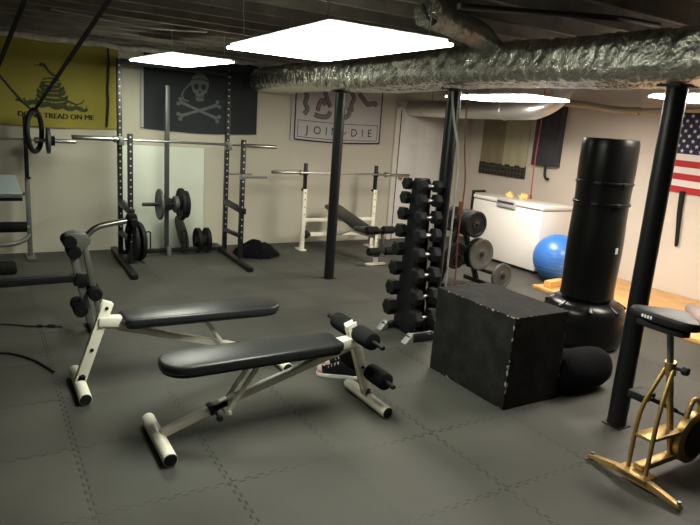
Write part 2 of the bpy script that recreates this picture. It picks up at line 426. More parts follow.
# ------------------------------------------------------------------ foil duct
def crinkle_sweep(path, cross, amp, freq):
    """foil skin: sharp creases pushed along the outward direction"""
    b = MB(); rings = []
    for (p, rt, up) in path:
        ring = []
        for a, c in cross:
            q = p+rt*a+up*c; o = (rt*a+up*c).normalized()
            w = V((q.x*1.0, q.y*1.35, q.z*.8+q.y*.5))*freq
            d = (1-2.6*abs(noise.noise(w)))+.55*(1-2.6*abs(noise.noise(w*2.3+V((3, 1, 7)))))+.9*noise.noise(w*.33)
            ring.append(b.bm.verts.new(q+o*(d*amp)))
        rings.append(ring)
    n = len(cross)
    for r0, r1 in zip(rings, rings[1:]):
        for k in range(n): b.bm.faces.new((r0[k], r0[(k+1) % n], r1[(k+1) % n], r1[k]))
    b.bm.faces.new(rings[0]); b.bm.faces.new(rings[-1][::-1])
    return b
def rrect(w, h, r, n):
    out = []
    for cx, cy, a0 in ((w/2-r, h/2-r, 0), (-w/2+r, h/2-r, 90), (-w/2+r, -h/2+r, 180), (w/2-r, -h/2+r, 270)):
        for i in range(n):
            a = radians(a0+90*i/(n-1)); out.append((cx+r*cos(a), cy+r*sin(a)))
    # densify
    res = []
    for i in range(len(out)):
        p = V((*out[i], 0)); q = V((*out[(i+1) % len(out)], 0)); m = max(1, int((q-p).length/.016))
        for k in range(m): v = p.lerp(q, k/m); res.append((v.x, v.y))
    return res
dt = thing('air_duct', 'long foil wrapped air duct running under the ceiling along the row of columns', 'duct', (3.36, 2.8, 2.2))
path = []
yy = YF+.2
while yy < YB-.02: path.append((V((0, yy-2.8, .005+.012*sin(yy*2.1))), V((1, 0, 0)), V((0, 0, 1)))); yy += .014
crinkle_sweep(path, rrect(.60, .26, .09, 10), .010, 10).build('main_duct', 'foil', dt, 60)
Pc = [V((-.18, .55, .05)), V((-.36, .52, .13)), V((-.62, .38, .155)), V((-1.15, .15, .16))]
path = []
for i in range(3):
    for k in range(24):
        t = k/24; a, bb, c, dd = Pc[max(i-1, 0)], Pc[i], Pc[i+1], Pc[min(i+2, 3)]
        p = .5*((2*bb)+(c-a)*t+(2*a-5*bb+4*c-dd)*t*t+(3*bb-a-3*c+dd)*t**3); path.append(p)
fr = []
for i, p in enumerate(path):
    tt = (path[min(i+1, len(path)-1)]-path[max(0, i-1)]).normalized(); rt = tt.cross(V((0, 0, 1))).normalized(); fr.append((p, rt, rt.cross(tt)))
crinkle_sweep(fr, [(.085*cos(2*pi*i/28), .075*sin(2*pi*i/28)) for i in range(64)], .008, 12).build('branch_duct', 'foil', dt, 60)

# round galvanised pipe
t = thing('round_duct', 'bare round metal duct hung high in front of the back wall corner', 'duct', (5.72, 6.4, 2.03))
b = MB(); b.tube([(0, 1.42, 0), (0, 0, 0), (0, -.95, .01), (.02, -1.1, .03), (.09, -1.2, .09), (.20, -1.25, .2), (.28, -1.27, .40)], .115, 24, 3); b.build('pipe', 'pipe_metal', t)
for yv in (1.0, .2, -.6): b = MB(); b.torus((0, yv, 0), (0, 1, 0), .116, .006, 32, 6); b.build('seam_ring', 'pipe_metal', t)
for yv in (.9, -.3): b = MB(); b.cyl((0, yv, .11), (0, yv, .42), .006); b.build('hanger', 'grey_steel', t)
# tan pipe by the right wall
b = MB(); b.tube([(6.9, 6.0, 2.22), (6.9, 5.6, 2.2), (6.9, 5.1, 2.14), (6.9, 4.75, 2.13)], .045, 14, 5)
b.tube([(6.9, 4.75, 2.13), (6.9, 4.2, 2.15), (6.9, 2.5, 2.18)], .03, 12, 4)
tag(b.build('drain_pipe', 'pipe_tan'), 'tan pipe running along the top of the right wall above the punching bag', 'pipe')
# ceiling conduit
b = MB(); b.tube([(2.0, 2.42, 2.30), (2.6, 2.43, 2.36), (3.2, 2.44, 2.42), (3.6, 2.45, 2.44)], .016, 10, 4)
tag(b.build('conduit', 'cord_black'), 'thin black conduit under the joists beside the foil branch duct', 'conduit')
b = MB(); b.tube([(.55, 5.6, 2.43), (.9, 5.5, 2.40), (1.3, 5.55, 2.39), (1.8, 5.6, 2.43)], .009, 8, 8)
tag(b.build('ceiling_cable', 'cord_white'), 'pale cable sagging under the joists near the yellow flag', 'cable')

# ------------------------------------------------------------------ ceiling lights
E0 = emis('tube_glow_back', (.97, 1.0, .84), 20)
E1 = emis('tube_glow_cool', (.97, 1.0, .84), 34)
E2 = emis('tube_glow_warm', (1.0, .91, .80), 44)
def lamp(loc, lab, em, rz=0):
    t = thing('ceiling_light', lab, 'light', loc, rz, 'flat panel ceiling lights')
    w, l = .61, 1.22
    b = MB(); b.box((0, 0, .022), (w-.03, l-.03, .02), bev=.004); b.build('housing', 'lamp_white', t)
    b = MB(); b.box((0, 0, .006), (w, l, .012), bev=.002); b.build('diffuser', em, t)
    for sx in (-1, 1):
        for sy in (-1, 1):
            b = MB(); x = sx*.25; yv = sy*.5
            b.tube([(x, yv, .032), (x+.004, yv, .12), (x-.004, yv, .2), (x, yv, ZC-loc[2])], .003, 6)
            b.torus((x, yv, .047), (1, 0, 0), .012, .003, 14, 6)
            b.build('chain', 'chrome', t)
    return t
lamp((1.75, 6.30, 2.20), 'lit white light panel hanging in front of the black skull flag', E0, .08)
lamp((1.49, 2.78, 2.072), 'largest lit white light panel hanging above the front white bench', E1, -.03)
lamp((4.85, 4.96, 2.10), 'lit light panel beyond the foil duct, next to the round metal duct', E2)
lamp((4.90, 2.50, 2.10), 'lit light panel beyond the foil duct, behind the nearest column', E2)

# ------------------------------------------------------------------ flags
def flagmap(o, ux, w, h, amp, ph, nrm):
    o = V(o); ux = V(ux); nrm = V(nrm)
    def f(u, v, off=0.0):
        wv = amp*(.5+.5*sin(u*9+ph+1.2*v))*(.3+.7*(1-v/h))+amp*.5*(1+sin(u*4-ph))
        sag = -.025*sin(pi*u/w)*(1-.9*v/h)
        return o+ux*u+V((0, 0, v+sag))+nrm*(wv+off)
    return f
def cloth(f, w, h, nu, nv, pick=None, th=.0015):
    b = MB(); g = [[b.bm.verts.new(f(w*i/nu, h*j/nv)) for i in range(nu+1)] for j in range(nv+1)]
    g2 = [[b.bm.verts.new(f(w*i/nu, h*j/nv, th)) for i in range(nu+1)] for j in range(nv+1)]
    for j in range(nv):
        for i in range(nu):
            m = pick(i, j) if pick else 0
            for gg in (g, g2):
                q = b.bm.faces.new((gg[j][i], gg[j][i+1], gg[j+1][i+1], gg[j+1][i])); q.material_index = m
    for i in range(nu):
        b.bm.faces.new((g[0][i], g[0][i+1], g2[0][i+1], g2[0][i])); b.bm.faces.new((g[nv][i], g[nv][i+1], g2[nv][i+1], g2[nv][i]))
    for j in range(nv):
        b.bm.faces.new((g[j][0], g[j+1][0], g2[j+1][0], g2[j][0])); b.bm.faces.new((g[j][nu], g[j+1][nu], g2[j+1][nu], g2[j][nu]))
    return b
class Print:
    """flat print conformed to a flag"""
    def __init__(s, f, off=.004): s.f = f; s.off = off; s.b = MB()
    def poly(s, pts, off=0):
        s.b.flat([s.f(u, v, s.off+off) for u, v in pts]); return s
    def ribbon(s, pts, w, off=0, taper=None):
        n = len(pts); vs = []
        for i, p in enumerate(pts):
            a = pts[max(i-1, 0)]; c = pts[min(i+1, n-1)]; dx, dy = c[0]-a[0], c[1]-a[1]; L = math.hypot(dx, dy) or 1
            ww = w*(taper(i/(n-1)) if taper else 1)/2
            nx, ny = -dy/L*ww, dx/L*ww
            vs.append((s.b.bm.verts.new(s.f(p[0]+nx, p[1]+ny, s.off+off)), s.b.bm.verts.new(s.f(p[0]-nx, p[1]-ny, s.off+off))))
        for (a, c), (d, e) in zip(vs, vs[1:]): s.b.bm.faces.new((a, d, e, c))
        return s
    def text(s, t, size, u, v, space=1.0, off=0, bold=0):
        vs, fs = text_polys(t, size, space)
        for k in ((0, 0), (bold, 0)) if bold else ((0, 0),):
            q = [s.b.bm.verts.new(s.f(u+c.x+k[0], v+c.y, s.off+off+(.0006 if k[0] else 0))) for c in vs]
            for f in fs:
                try: s.b.bm.faces.new([q[i] for i in f])
                except ValueError: pass
        return s
    def build(s, name, m, parent): return s.b.build(name, m, parent, 0)
def ell(cx, cy, a, bb, t0=0, t1=360, n=24): return [(cx+a*cos(radians(t0+(t1-t0)*i/n)), cy+bb*sin(radians(t0+(t1-t0)*i/n))) for i in range(n+1)]

# yellow flag
w, h = 1.52, .92
t = thing('wall_flag', 'yellow flag with coiled snake hung on the back wall', 'flag', (-.06, YB-.014, 1.47))
f = flagmap((0, 0, 0), (1, 0, 0), w, h, .008, .4, (0, -1, 0))
cloth(f, w, h, 50, 24).build('cloth', 'yellow_flag', t)
p = Print(f); p.text('DONT TREAD ON ME', .080, .845, .10, 1.0, bold=.008); p.build('lettering', 'flag_ink', t)
p = Print(f); g = []
for i in range(41): g.append((.44+.74*i/40, .262-.055*i/40+.012*sin(i*.8)))
p.ribbon(g, .055, taper=lambda s: .35+.65*sin(pi*s)**.5+.2*sin(s*40)*0)
for i in range(46):
    u = .46+.70*i/45; v = .262-.055*i/45
    p.poly([(u-.012, v), (u+.012, v), (u+.01*sin(i*2.3), v+.035+.02*sin(i*1.7))], .0004)
p.build('grass', 'snake_green', t)
p = Print(f, .0055); cx = .80
for j, (yy, a) in enumerate(((.285, .15), (.335, .145), (.385, .13), (.43, .11), (.47, .085))):
    p.ribbon(ell(cx+.01*(j % 2), yy, a, .038, 160, 380, 24), .036, .0006*j)
    p.ribbon(ell(cx, yy+.03, a*.9, .025, 0, 180, 18), .016, .0006*j)
p.ribbon([(cx+.08, .50), (cx+.06, .55), (cx+.01, .57), (cx-.03, .61), (cx-.06, .655), (cx-.11, .66)], .032, .004, lambda s: .8 if s < .8 else 1.2)
p.ribbon([(cx-.11, .66), (cx-.15, .64), (cx-.17, .66)], .008, .004)
p.ribbon([(cx+.15, .30), (cx+.26, .26), (cx+.31, .28), (cx+.34, .32)], .026, .004, lambda s: 1-.6*s)
p.build('snake', 'snake_green', t)
b = MB(); b.tube([(1.40, -.03, .97), (1.41, -.032, .7), (1.395, -.03, .45), (1.40, -.03, .3), (1.38, -.03, .02)], .011, 8, 5); tag(b.build('dark_rope', 'webbing', None, 38, (-.06, YB-.014, 1.47)), 'dark rope hanging down over the right end of the yellow flag', 'rope')

# black flag with skull and bones
w, h = 1.50, .90
t = thing('wall_flag', 'black flag with skull and crossed bones on the back wall behind the power rack', 'flag', (1.71, YB-.014, 1.50))
f = flagmap((0, 0, 0), (1, 0, 0), w, h, .006, 2., (0, -1, 0))
cloth(f, w, h, 50, 24).build('cloth', 'black_flag', t)
p = Print(f, .003); p.poly([(0, .01), (.035, .01), (.035, h-.01), (0, h-.01)]); p.build('hem', 'hem', t)
p = Print(f); cx, cy = .715, .275
for s in (-1, 1):
    p.ribbon([(cx-s*.24, cy-.085), (cx-s*.13, cy-.045), (cx, cy), (cx+s*.13, cy+.045), (cx+s*.24, cy+.085)], .034, .0006*s+.0006, lambda q: 1.35-1.4*(.5-abs(q-.5))*1.0 if abs(q-.5) > .25 else 1.0)
    for e in (-1, 1):
        ex, ey = cx+s*e*.25, cy+e*.09
        for k in (-1, 1): p.poly(ell(ex-s*k*.012, ey+k*.028, .026, .024, n=14)[:-1], .002)
p.build('crossbones', 'bone', t)
p = Print(f); cx, cy = .72, .545
p.poly(ell(cx, cy+.05, .115, .125, -25, 205, 26)+[(cx-.09, cy-.05), (cx-.055, cy-.075), (cx-.05, cy-.15), (cx, cy-.165), (cx+.05, cy-.15), (cx+.055, cy-.075), (cx+.09, cy-.05)])
p.ribbon([(cx-.11, cy+.05), (cx-.19, cy-.03), (cx-.225, cy-.10), (cx-.2, cy-.16), (cx-.14, cy-.17)], .02)
p.build('skull', 'bone', t)
p = Print(f, .006)
for s in (-1, 1): p.poly(ell(cx+s*.046, cy+.012, .032, .036, n=16)[:-1])
p.poly([(cx, cy-.02), (cx-.017, cy-.06), (cx+.017, cy-.06)])
p.ribbon([(cx-.05, cy-.105), (cx, cy-.115), (cx+.05, cy-.105)], .01)
p.ribbon([(cx-.115, cy+.085), (cx, cy+.11), (cx+.115, cy+.085)], .012)
p.build('skull_sockets', 'black_flag', t)

# white banner with cut snake
w, h = 1.50, .90
t = thing('wall_flag', 'white banner with a cut up snake on the back wall beside the door', 'flag', (3.715, YB-.014, 1.455))
f = flagmap((0, 0, 0), (1, 0, 0), w, h, .006, 1.1, (0, -1, 0))
cloth(f, w, h, 50, 24).build('cloth', 'white_flag', t)
p = Print(f)
def frame(p, u0, v0, u1, v1, wd):
    nn = 24
    for (a, c) in (((u0, v0), (u1, v0)), ((u1, v0), (u1, v1)), ((u1, v1), (u0, v1)), ((u0, v1), (u0, v0))):
        p.ribbon([(a[0]+(c[0]-a[0])*i/nn, a[1]+(c[1]-a[1])*i/nn) for i in range(nn+1)], wd)
frame(p, .055, .02, w-.03, h-.03, .02)
frame(p, .105, .06, w-.08, .285, .008)
p.build('border', 'flag_ink', t)
p = Print(f)
for ch, u in (('J', .25), ('O', .41), ('I', .555), ('N', .69), ('or', .855), ('D', 1.02), ('I', 1.165), ('E', 1.29)):
    p.text(ch, .09 if ch == 'or' else .155, u, .135 if ch == 'or' else .118)
p.build('lettering', 'flag_ink', t)
segs = [[(.17, .72), (.22, .62), (.2, .52), (.24, .44), (.19, .37)], [(.35, .38), (.45, .36), (.56, .37), (.6, .44)],
        [(.40, .43), (.42, .53), (.47, .58), (.52, .52)], [(.50, .70), (.53, .62), (.57, .55), (.60, .50)], [(.78, .42), (.86, .38), (.92, .44), (.90, .52)],
        [(.96, .46), (.94, .56), (.98, .64), (.94, .72)], [(.80, .78), (.88, .80), (.96, .77)], [(1.06, .72), (1.15, .64), (1.22, .58), (1.33, .60), (1.38, .57)]]
def cat(P, n=6):
    Q = []
    for i in range(len(P)-1):
        a, b_, c, d_ = P[max(i-1, 0)], P[i], P[i+1], P[min(i+2, len(P)-1)]
        for k in range(n):
            t_ = k/n
            Q.append(tuple(.5*(2*b_[e]+(c[e]-a[e])*t_+(2*a[e]-5*b_[e]+4*c[e]-d_[e])*t_*t_+(3*b_[e]-a[e]-3*c[e]+d_[e])*t_**3) for e in (0, 1)))
    return Q+[P[-1]]
for i, s in enumerate(segs): Print(f).ribbon(cat(s), .066, .0005*i).build('piece_outline', 'flag_ink', t)
p = Print(f, .0095)
p.b.bm.free()
for i, s in enumerate(segs): Print(f, .0095).ribbon(cat(s), .05, .0005*i).build('snake_piece', 'snake_grey', t)

# stars and stripes on the right wall
w, h = 1.62, .95
t = thing('wall_flag', 'flag with stars and red and white stripes on the right wall', 'flag', (XR-.014, 4.46, 1.235))
f = flagmap((0, 0, 0), (0, -1, 0), w, h, .007, .8, (-1, 0, 0))
NU, NV = 50, 26
def pick(i, j):
    if i < 20 and j >= 12: return 2
    return 0 if (j//2) % 2 == 0 else 1
cloth(f, w, h, NU, NV, pick).build('cloth', ['flag_red', 'flag_white', 'flag_blue'], t)
p = Print(f)
for r in range(9):
    for c in range(6 if r % 2 == 0 else 5):
        u = w*.4*((c+.5)/6 if r % 2 == 0 else (c+1)/6); v = h*(6/13)+h*(7/13)*(r+.6)/9.2
        p.poly([(u+(.026 if k % 2 == 0 else .011)*cos(pi/2+k*pi/5), v+(.026 if k % 2 == 0 else .011)*sin(pi/2+k*pi/5)) for k in range(10)])
p.build('stars', 'flag_white', t)

# cloth hanging, panel, cables on the right wall
t = thing('wall_hanging', 'tan two tone cloth with dark bottom band hanging above the chest freezer', 'hanging', (XR-.02, 7.04, 1.11))
def hang(name, m, y0, y1, z0, z1, ph, fold=.004):
    b = MB(); nu, nv = 24, 10; g = []
    for j in range(nv+1):
        g.append([[b.bm.verts.new((-(fold*(1+sin((y0+(y1-y0)*i/nu)*30+ph)))-o, y0+(y1-y0)*i/nu, z0+(z1-z0)*j/nv)) for o in (0, .004)] for i in range(nu+1)])
    for j in range(nv):
        for i in range(nu):
            for k in (0, 1): b.bm.faces.new((g[j][i][k], g[j][i+1][k], g[j+1][i+1][k], g[j+1][i][k]))
    for i in range(nu):
        for j in (0, nv): b.bm.faces.new((g[j][i][0], g[j][i+1][0], g[j][i+1][1], g[j][i][1]))
    for j in range(nv):
        for i in (0, nu): b.bm.faces.new((g[j][i][0], g[j+1][i][0], g[j+1][i][1], g[j][i][1]))
    return b.build(name, m, t)
hang('dark_panel', 'tan_cloth', -.02, .48, .18, 1.15, 0)
hang('light_panel', 'tan_cloth_light', -.50, -.02, .17, 1.15, 1)
def plaid():
    m = mat('plaid', (.02, .018, .014), .95)
    N = m.node_tree.nodes; L = m.node_tree.links; tc = N.new('ShaderNodeTexCoord')
    sp = N.new('ShaderNodeSeparateXYZ'); L.new(tc.outputs['Object'], sp.inputs[0]); cb = N.new('ShaderNodeCombineXYZ')
    L.new(sp.outputs['Y'], cb.inputs[0]); L.new(sp.outputs['Z'], cb.inputs[1])
    ck = N.new('ShaderNodeTexBrick'); ck.inputs['Scale'].default_value = 1; ck.inputs['Brick Width'].default_value = .07; ck.inputs['Row Height'].default_value = .07; ck.offset = 0
    ck.inputs['Mortar Size'].default_value = .008; ck.inputs['Color1'].default_value = (.022, .02, .016, 1); ck.inputs['Color2'].default_value = (.03, .027, .02, 1); ck.inputs['Mortar'].default_value = (.075, .065, .05, 1)
    L.new(cb.outputs[0], ck.inputs['Vector']); L.new(ck.outputs['Color'], N['Principled BSDF'].inputs['Base Color']); return m
M['plaid'] = plaid()
hang('bottom_band', 'plaid', -.51, .49, 0, .19, .5)

t = thing('electrical_panel', 'dark grey metal panel box high on the right wall with a bent conduit below', 'panel', (XR, 6.15, 1.34))
b = MB(); b.box((-.05, 0, .44), (.10, .45, .88), bev=.006); b.build('body', 'panel_grey', t)
b = MB(); b.box((-.104, 0, .44), (.012, .36, .78), bev=.004); b.box((-.104, -.18, .44), (.02, .03, .06), bev=.004); b.build('cover', 'panel_grey', t)
b = MB(); b.tube([(-.06, -.02, .02), (-.06, -.02, -.08), (-.06, -.03, -.14), (-.06, -.06, -.175), (-.06, -.10, -.17)], .018, 12, 5); b.build('conduit', 'cord_black', t)
b = MB(); b.tube([(6.62, 6.02, 2.44), (6.625, 6.02, 1.9), (6.615, 6.025, 1.4), (6.62, 6.02, .92)], .008, 8, 6); b.cyl((6.62, 6.02, .886), (6.62, 6.02, .945), .016)
tag(b.build('red_cable', 'cord_red'), 'thin red cable dropping past the grey panel to the chest freezer', 'cable')
b = MB(); b.tube([(XR-.025, 4.09, 1.24), (XR-.025, 4.08, 1.0), (XR-.025, 4.06, .8), (XR-.025, 4.045, .62)], .026, 12, 5, rs=lambda s: .034-.014*s)
b.lathe((XR-.025, 4.045, .62), (0, 0, -1), [(.020, 0), (.017, .02), (0, .03)], 12)
tag(b.build('bat', 'rubber'), 'black club hanging on the right wall below the striped flag', 'club')

# ------------------------------------------------------------------ chest freezer
t = thing('chest_freezer', 'white chest freezer standing against the right wall', 'freezer', (6.08, 5.30, 0))
b = MB(); b.box((.30, .64, .43), (.60, 1.28, .78), bev=.012); b.build('body', 'freezer', t)
b = MB(); b.box((.30, .64, .858), (.615, 1.295, .055), bev=.015, seg=3); b.build('lid', 'freezer', t)
b = MB(); b.box((.30, .64, .826), (.59, 1.27, .012)); b.build('seal', 'freezer_seal', t)
b = MB(); b.box((.31, .64, .02), (.54, 1.22, .04)); b.build('plinth', 'cord_black', t)
hd = MB(); hd.box((-.018, .62, .835), (.03, .34, .10), bev=.008); hd = hd.build('latch', 'plastic_grey', t)
b = MB(); b.box((-.034, .62, .85), (.004, .30, .03)); b.build('latch_strip', 'panel_grey', hd)
def lump(name, lab, c, sx, sy, sz, m, seed, cat_='cloth', grp=None):
    b = MB(); bmesh.ops.create_icosphere(b.bm, subdivisions=4, radius=1)
    for v in b.bm.verts:
        d_ = 1+.35*noise.noise(v.co*1.8+V((seed, 0, 0)))+.15*noise.noise(v.co*4+V((0, seed, 0)))
        z = v.co.z*d_
        v.co = V((v.co.x*d_*sx, v.co.y*d_*sy, max(z, -.45)*sz))
    zmin = min(v.co.z for v in b.bm.verts)
    for v in b.bm.verts: v.co.z -= zmin
    return tag(b.build(name, m, None, 60, c), lab, cat_, grp)
lump('yellow_glove', 'crumpled yellow glove lying on the freezer lid, the left of two', (6.42, 6.22, .886), .07, .05, .05, 'yellow_cloth', 3, 'glove', 'gloves on the freezer')
lump('yellow_glove', 'crumpled yellow glove lying on the freezer lid, right next to the other', (6.48, 6.02, .886), .06, .07, .055, 'yellow_cloth', 9, 'glove', 'gloves on the freezer')
b = MB(); b.bar((6.12, 6.64, .0), (6.12, 6.64, .93), .035, .035); b.bar((6.12, 6.64, .915), (6.34, 6.64, .915), .035, .03)
tag(b.build('metal_handle', 'black_steel'), 'black bent metal handle standing at the far end of the freezer', 'handle')

# exercise ball
t = thing('exercise_ball', 'large blue exercise ball beside the freezer', 'ball', (6.10, 4.985, 0))
b = MB(); bmesh.ops.create_uvsphere(b.bm, u_segments=48, v_segments=32, radius=.295)
bmesh.ops.translate(b.bm, verts=b.bm.verts, vec=(0, 0, .293)); b.build('ball', 'blue_ball', t, 80)
b = MB()
for a in range(-3, 4): b.torus((0, 0, .293+a*.045), (0, 0, 1), math.sqrt(.295**2-(a*.045)**2), .0025, 48, 6)
b.build('ribs', 'blue_ball', t)

# ------------------------------------------------------------------ plywood lifting platform
t = thing('wood_platform', 'low plywood platform on the floor along the right wall', 'platform', (6.25, 3.0, 0))
b = MB(); b.box((.03, .0, .02), (1.44, 3.6, .036), bev=.003); b.build('deck', 'plywood', t)
b = MB(); b.box((-.715, .0, .022), (.05, 3.6, .044), bev=.004); b.build('edge_strip', 'pine', t)
b = MB(); b.box((5.72, 4.66, .078), (.30, .09, .08), Matrix.Rotation(radians(8), 4, 'Z'), .004)
tag(b.build('wood_block', 'pine'), 'short wooden block lying on the far end of the plywood platform', 'block')
b = MB()
pts = []
for i in range(90):
    a = i*.21; r = .018+.0026*a; pts.append((r*cos(a), r*sin(a)))
for (a, c) in zip(pts, pts[1:]):
    vs = [b.bm.verts.new((x, -.45*s, z+.07)) for s in (0, 1) for (x, z) in (a, c)]
    b.bm.faces.new((vs[0], vs[1], vs[3], vs[2]))
bmesh.ops.remove_doubles(b.bm, verts=b.bm.verts, dist=1e-5)
sol = b.build('rolled_mat', 'grey_mat', None, 60, (6.30, 3.36, .034)); sol.rotation_euler = (0, 0, radians(-40))
md = sol.modifiers.new('thickness', 'SOLIDIFY'); md.thickness = .009
tag(sol, 'grey mat rolled up on the plywood platform behind the bike saddle', 'mat')

# ------------------------------------------------------------------ freestanding heavy bag
t = thing('punching_bag', 'tall black freestanding punching bag on a round base', 'punching bag', (4.465, 3.285, 0))
b = MB(); b.lathe((0, 0, 0), (0, 0, 1), [(0, 0), (.29, 0), (.32, .02), (.338, .07), (.342, .2), (.336, .31), (.312, .362), (.27, .388), (.2, .395), (0, .395)], 48)
for i in range(8):
    a = 2*pi*i/8; b.box((.295*cos(a), .295*sin(a), .366), (.09, .045, .022), Matrix.Rotation(a, 4, 'Z') @ Matrix.Rotation(radians(30), 4, 'Y'), .010)
b.build('base', 'vinyl_shiny', t)
b = MB(); R_ = .222
pr = [(0, .40), (.2, .40), (R_-.02, .405), (R_, .43)]
z = .43
while z < 1.71: z += .03; pr.append((R_+.004*sin(z*9), z))
pr += [(R_-.006, 1.752), (R_-.02, 1.757), (0, 1.758)]
b.lathe((0, 0, 0), (0, 0, 1), pr, 56); bag = b.build('bag', 'vinyl_shiny', t)
for z in (1.40, 1.23):
    b = MB(); b.lathe((0, 0, z-.012), (0, 0, 1), [(R_+.0, 0), (R_+.008, .003), (R_+.008, .021), (R_, .024)], 56); b.build('strap', 'vinyl_shiny', bag)
for a, z in ((-2.75, 1.40), (-1.75, 1.40), (-2.75, 1.23), (-1.9, 1.23)):
    b = MB(); b.box(((R_+.012)*cos(a), (R_+.012)*sin(a), z), (.012, .05, .03), Matrix.Rotation(a, 4, 'Z'), .003); b.build('buckle', 'black_steel', bag)
a = -1.62; b = MB(); b.box(((R_+.004)*cos(a), (R_+.004)*sin(a), .86), (.004, .03, .05), Matrix.Rotation(a, 4, 'Z')); q = b.build('label_patch', 'plastic_grey', bag)
# black sandbag behind the plyo box
t = thing('sandbag', 'black round sandbag lying on the floor behind the plyometric box', 'sandbag', (3.53, 2.60, 0))
b = MB(); b.lathe((-.225, 0, .142), (1, 0, 0), [(0, 0), (.07, .004), (.115, .03), (.142, .08), (.148, .2), (.148, .34), (.144, .42), (.13, .48), (.09, .515), (.04, .528), (0, .53)], 36)
for v in b.bm.verts: v.co += noise.noise_vector(v.co*7)*.008; v.co.z = max(v.co.z, .002)
b.build('sack', 'cloth_black', t, 60)
# ------------------------------------------------------------------ plyo box
t = thing('plyometric_box', 'big black painted wooden box with scuffed edges on the floor', 'box', (3.045, 2.91, 0))
b = MB(); b.box((0, 0, .31), (.50, .76, .62), bev=.004, seg=1); b.build('box_body', 'scuffed', t)
# ------------------------------------------------------------------ adjustable benches
def make_bench(label, loc, rz, group, rollers):
    t = thing('workout_bench', label, 'bench', loc, rz, group)
    # feet: round tubes across
    for x, n in ((0, 'foot'), (1.30, 'foot')):
        b = MB(); b.cyl((x, -.235, .038), (x, .235, .038), .036, seg=24); ft = b.build(n, 'white_steel', t)
        for sy in (-1, 1):
            b = MB(); b.lathe((x, sy*.230, .038), (0, sy, 0), [(.0335, -.01), (.034, .004), (.030, .010), (0, .012)], 24); b.build('end_cap', 'rubber', ft)
    # main beam
    b = MB(); b.bar((.01, 0, .062), (.37, 0, .185), .042, .044); b.build('lower_beam', 'white_steel', t)
    b = MB(); b.bar((.28, 0, .158), (1.19, 0, .42), .042, .042); b.build('upper_beam', 'white_steel', t)
    b = MB(); b.bar((.265, 0, .150), (.295, 0, .160), .058, .058, .004); b.build('collar', 'rubber', t)
    b = MB(); b.cyl((.30, -.03, .14), (.30, -.075, .135), .009); b.lathe((.30, -.07, .135), (0, -1, 0), [(0, 0), (.016, .002), (.02, .012), (.016, .028), (0, .03)], 16); b.build('adjuster_knob', 'rubber', t)
    # end post
    b = MB()
    for sy in (-1, 1):
        b.bar((1.305, sy*.021, .05), (1.13, sy*.021, .555), .008, .062, .002, up=(1, 0, .34))
    b.bar((1.30, 0, .06), (1.285, 0, .105), .05, .05)
    b.bar((1.138, 0, .515), (1.13, 0, .54), .034, .05)
    post = b.build('end_post', 'white_steel', t)
    for u in (.1, .42, .75, .93):
        p_ = V((1.305, 0, .05)).lerp(V((1.13, 0, .555)), u)
        for sy in (-1, 1): b = MB(); b.cyl(p_+V((0, sy*.023, 0)), p_+V((0, sy*.030, 0)), .011, seg=14); b.build('bolt', 'rubber', post)
    b = MB(); b.bar((1.19, 0, .435), (1.03, 0, .425), .075, .06, .006); b.build('bracket', 'white_steel', t)
    # pad
    pts = []
    L0, L1, hw, hr = .0, 1.055, .135, .115
    for i in range(17):
        a = radians(90+180*i/16); pts.append((L0+.13+.13*cos(a), hw*sin(a)))
    pts += [(L1-.05, -hr-.005), (L1-.015, -hr+.005), (L1, -hr+.03), (L1, hr-.03), (L1-.015, hr-.005), (L1-.05, hr+.005)]
    b = MB(); b.prism(pts, (0, .012, .415), (1, 0, 0), (0, 1, 0), (0, 0, .052), .016); pad = b.build('pad', 'vinyl', t, 50)
    b = MB(); b.prism([(x*.97+.015, y_*.95) for x, y_ in pts], (0, .012, .403), (1, 0, 0), (0, 1, 0), (0, 0, .016)); b.build('pad_board', 'rubber', pad)
    # prop
    b = MB()
    for sy in (-1, 1): b.bar((.355, sy*.045, .135), (.54, sy*.045, .403), .022, .022, .002)
    b.bar((.355, -.056, .14), (.355, .056, .14), .022, .022, .002)
    b.cyl((.365, -.075, .142), (.365, .075, .142), .009, seg=12)
    b.build('prop_strut', 'white_steel', t)
    if rollers:
        for zx, zz, nm in ((1.165, .50, 'upper'), (1.265, .245, 'lower')):
            b = MB(); b.cyl((zx, -.30, zz), (zx, .30, zz), .013, seg=14)
            for sy in (-1, 1): b.lathe((zx, sy*.295, zz), (0, sy, 0), [(.0155, 0), (.0155, .018), (.012, .024), (0, .025)], 14)
            rod = b.build('roller_rod', 'rubber', t)
            for sy in (-1, 1):
                b = MB(); y0 = .042 if nm == 'upper' else .06; y1 = .215 if nm == 'upper' else .24
                b.lathe((zx, sy*y0, zz), (0, sy, 0), [(.013, 0), (.044, 0), (.052, .008), (.055, .03), (.055, y1-y0-.03), (.052, y1-y0-.006), (.044, y1-y0), (.014, y1-y0)], 24)
                b.build('foam_roller', 'foam', rod)
    return t
make_bench('white framed workout bench nearest the camera, with black foam rollers on its right end', (.735, 2.965, 0), 0, 'white workout benches', True)
make_bench('white framed workout bench behind the front one, without rollers', (1.765, 3.80, 0), pi, 'white workout benches', False)

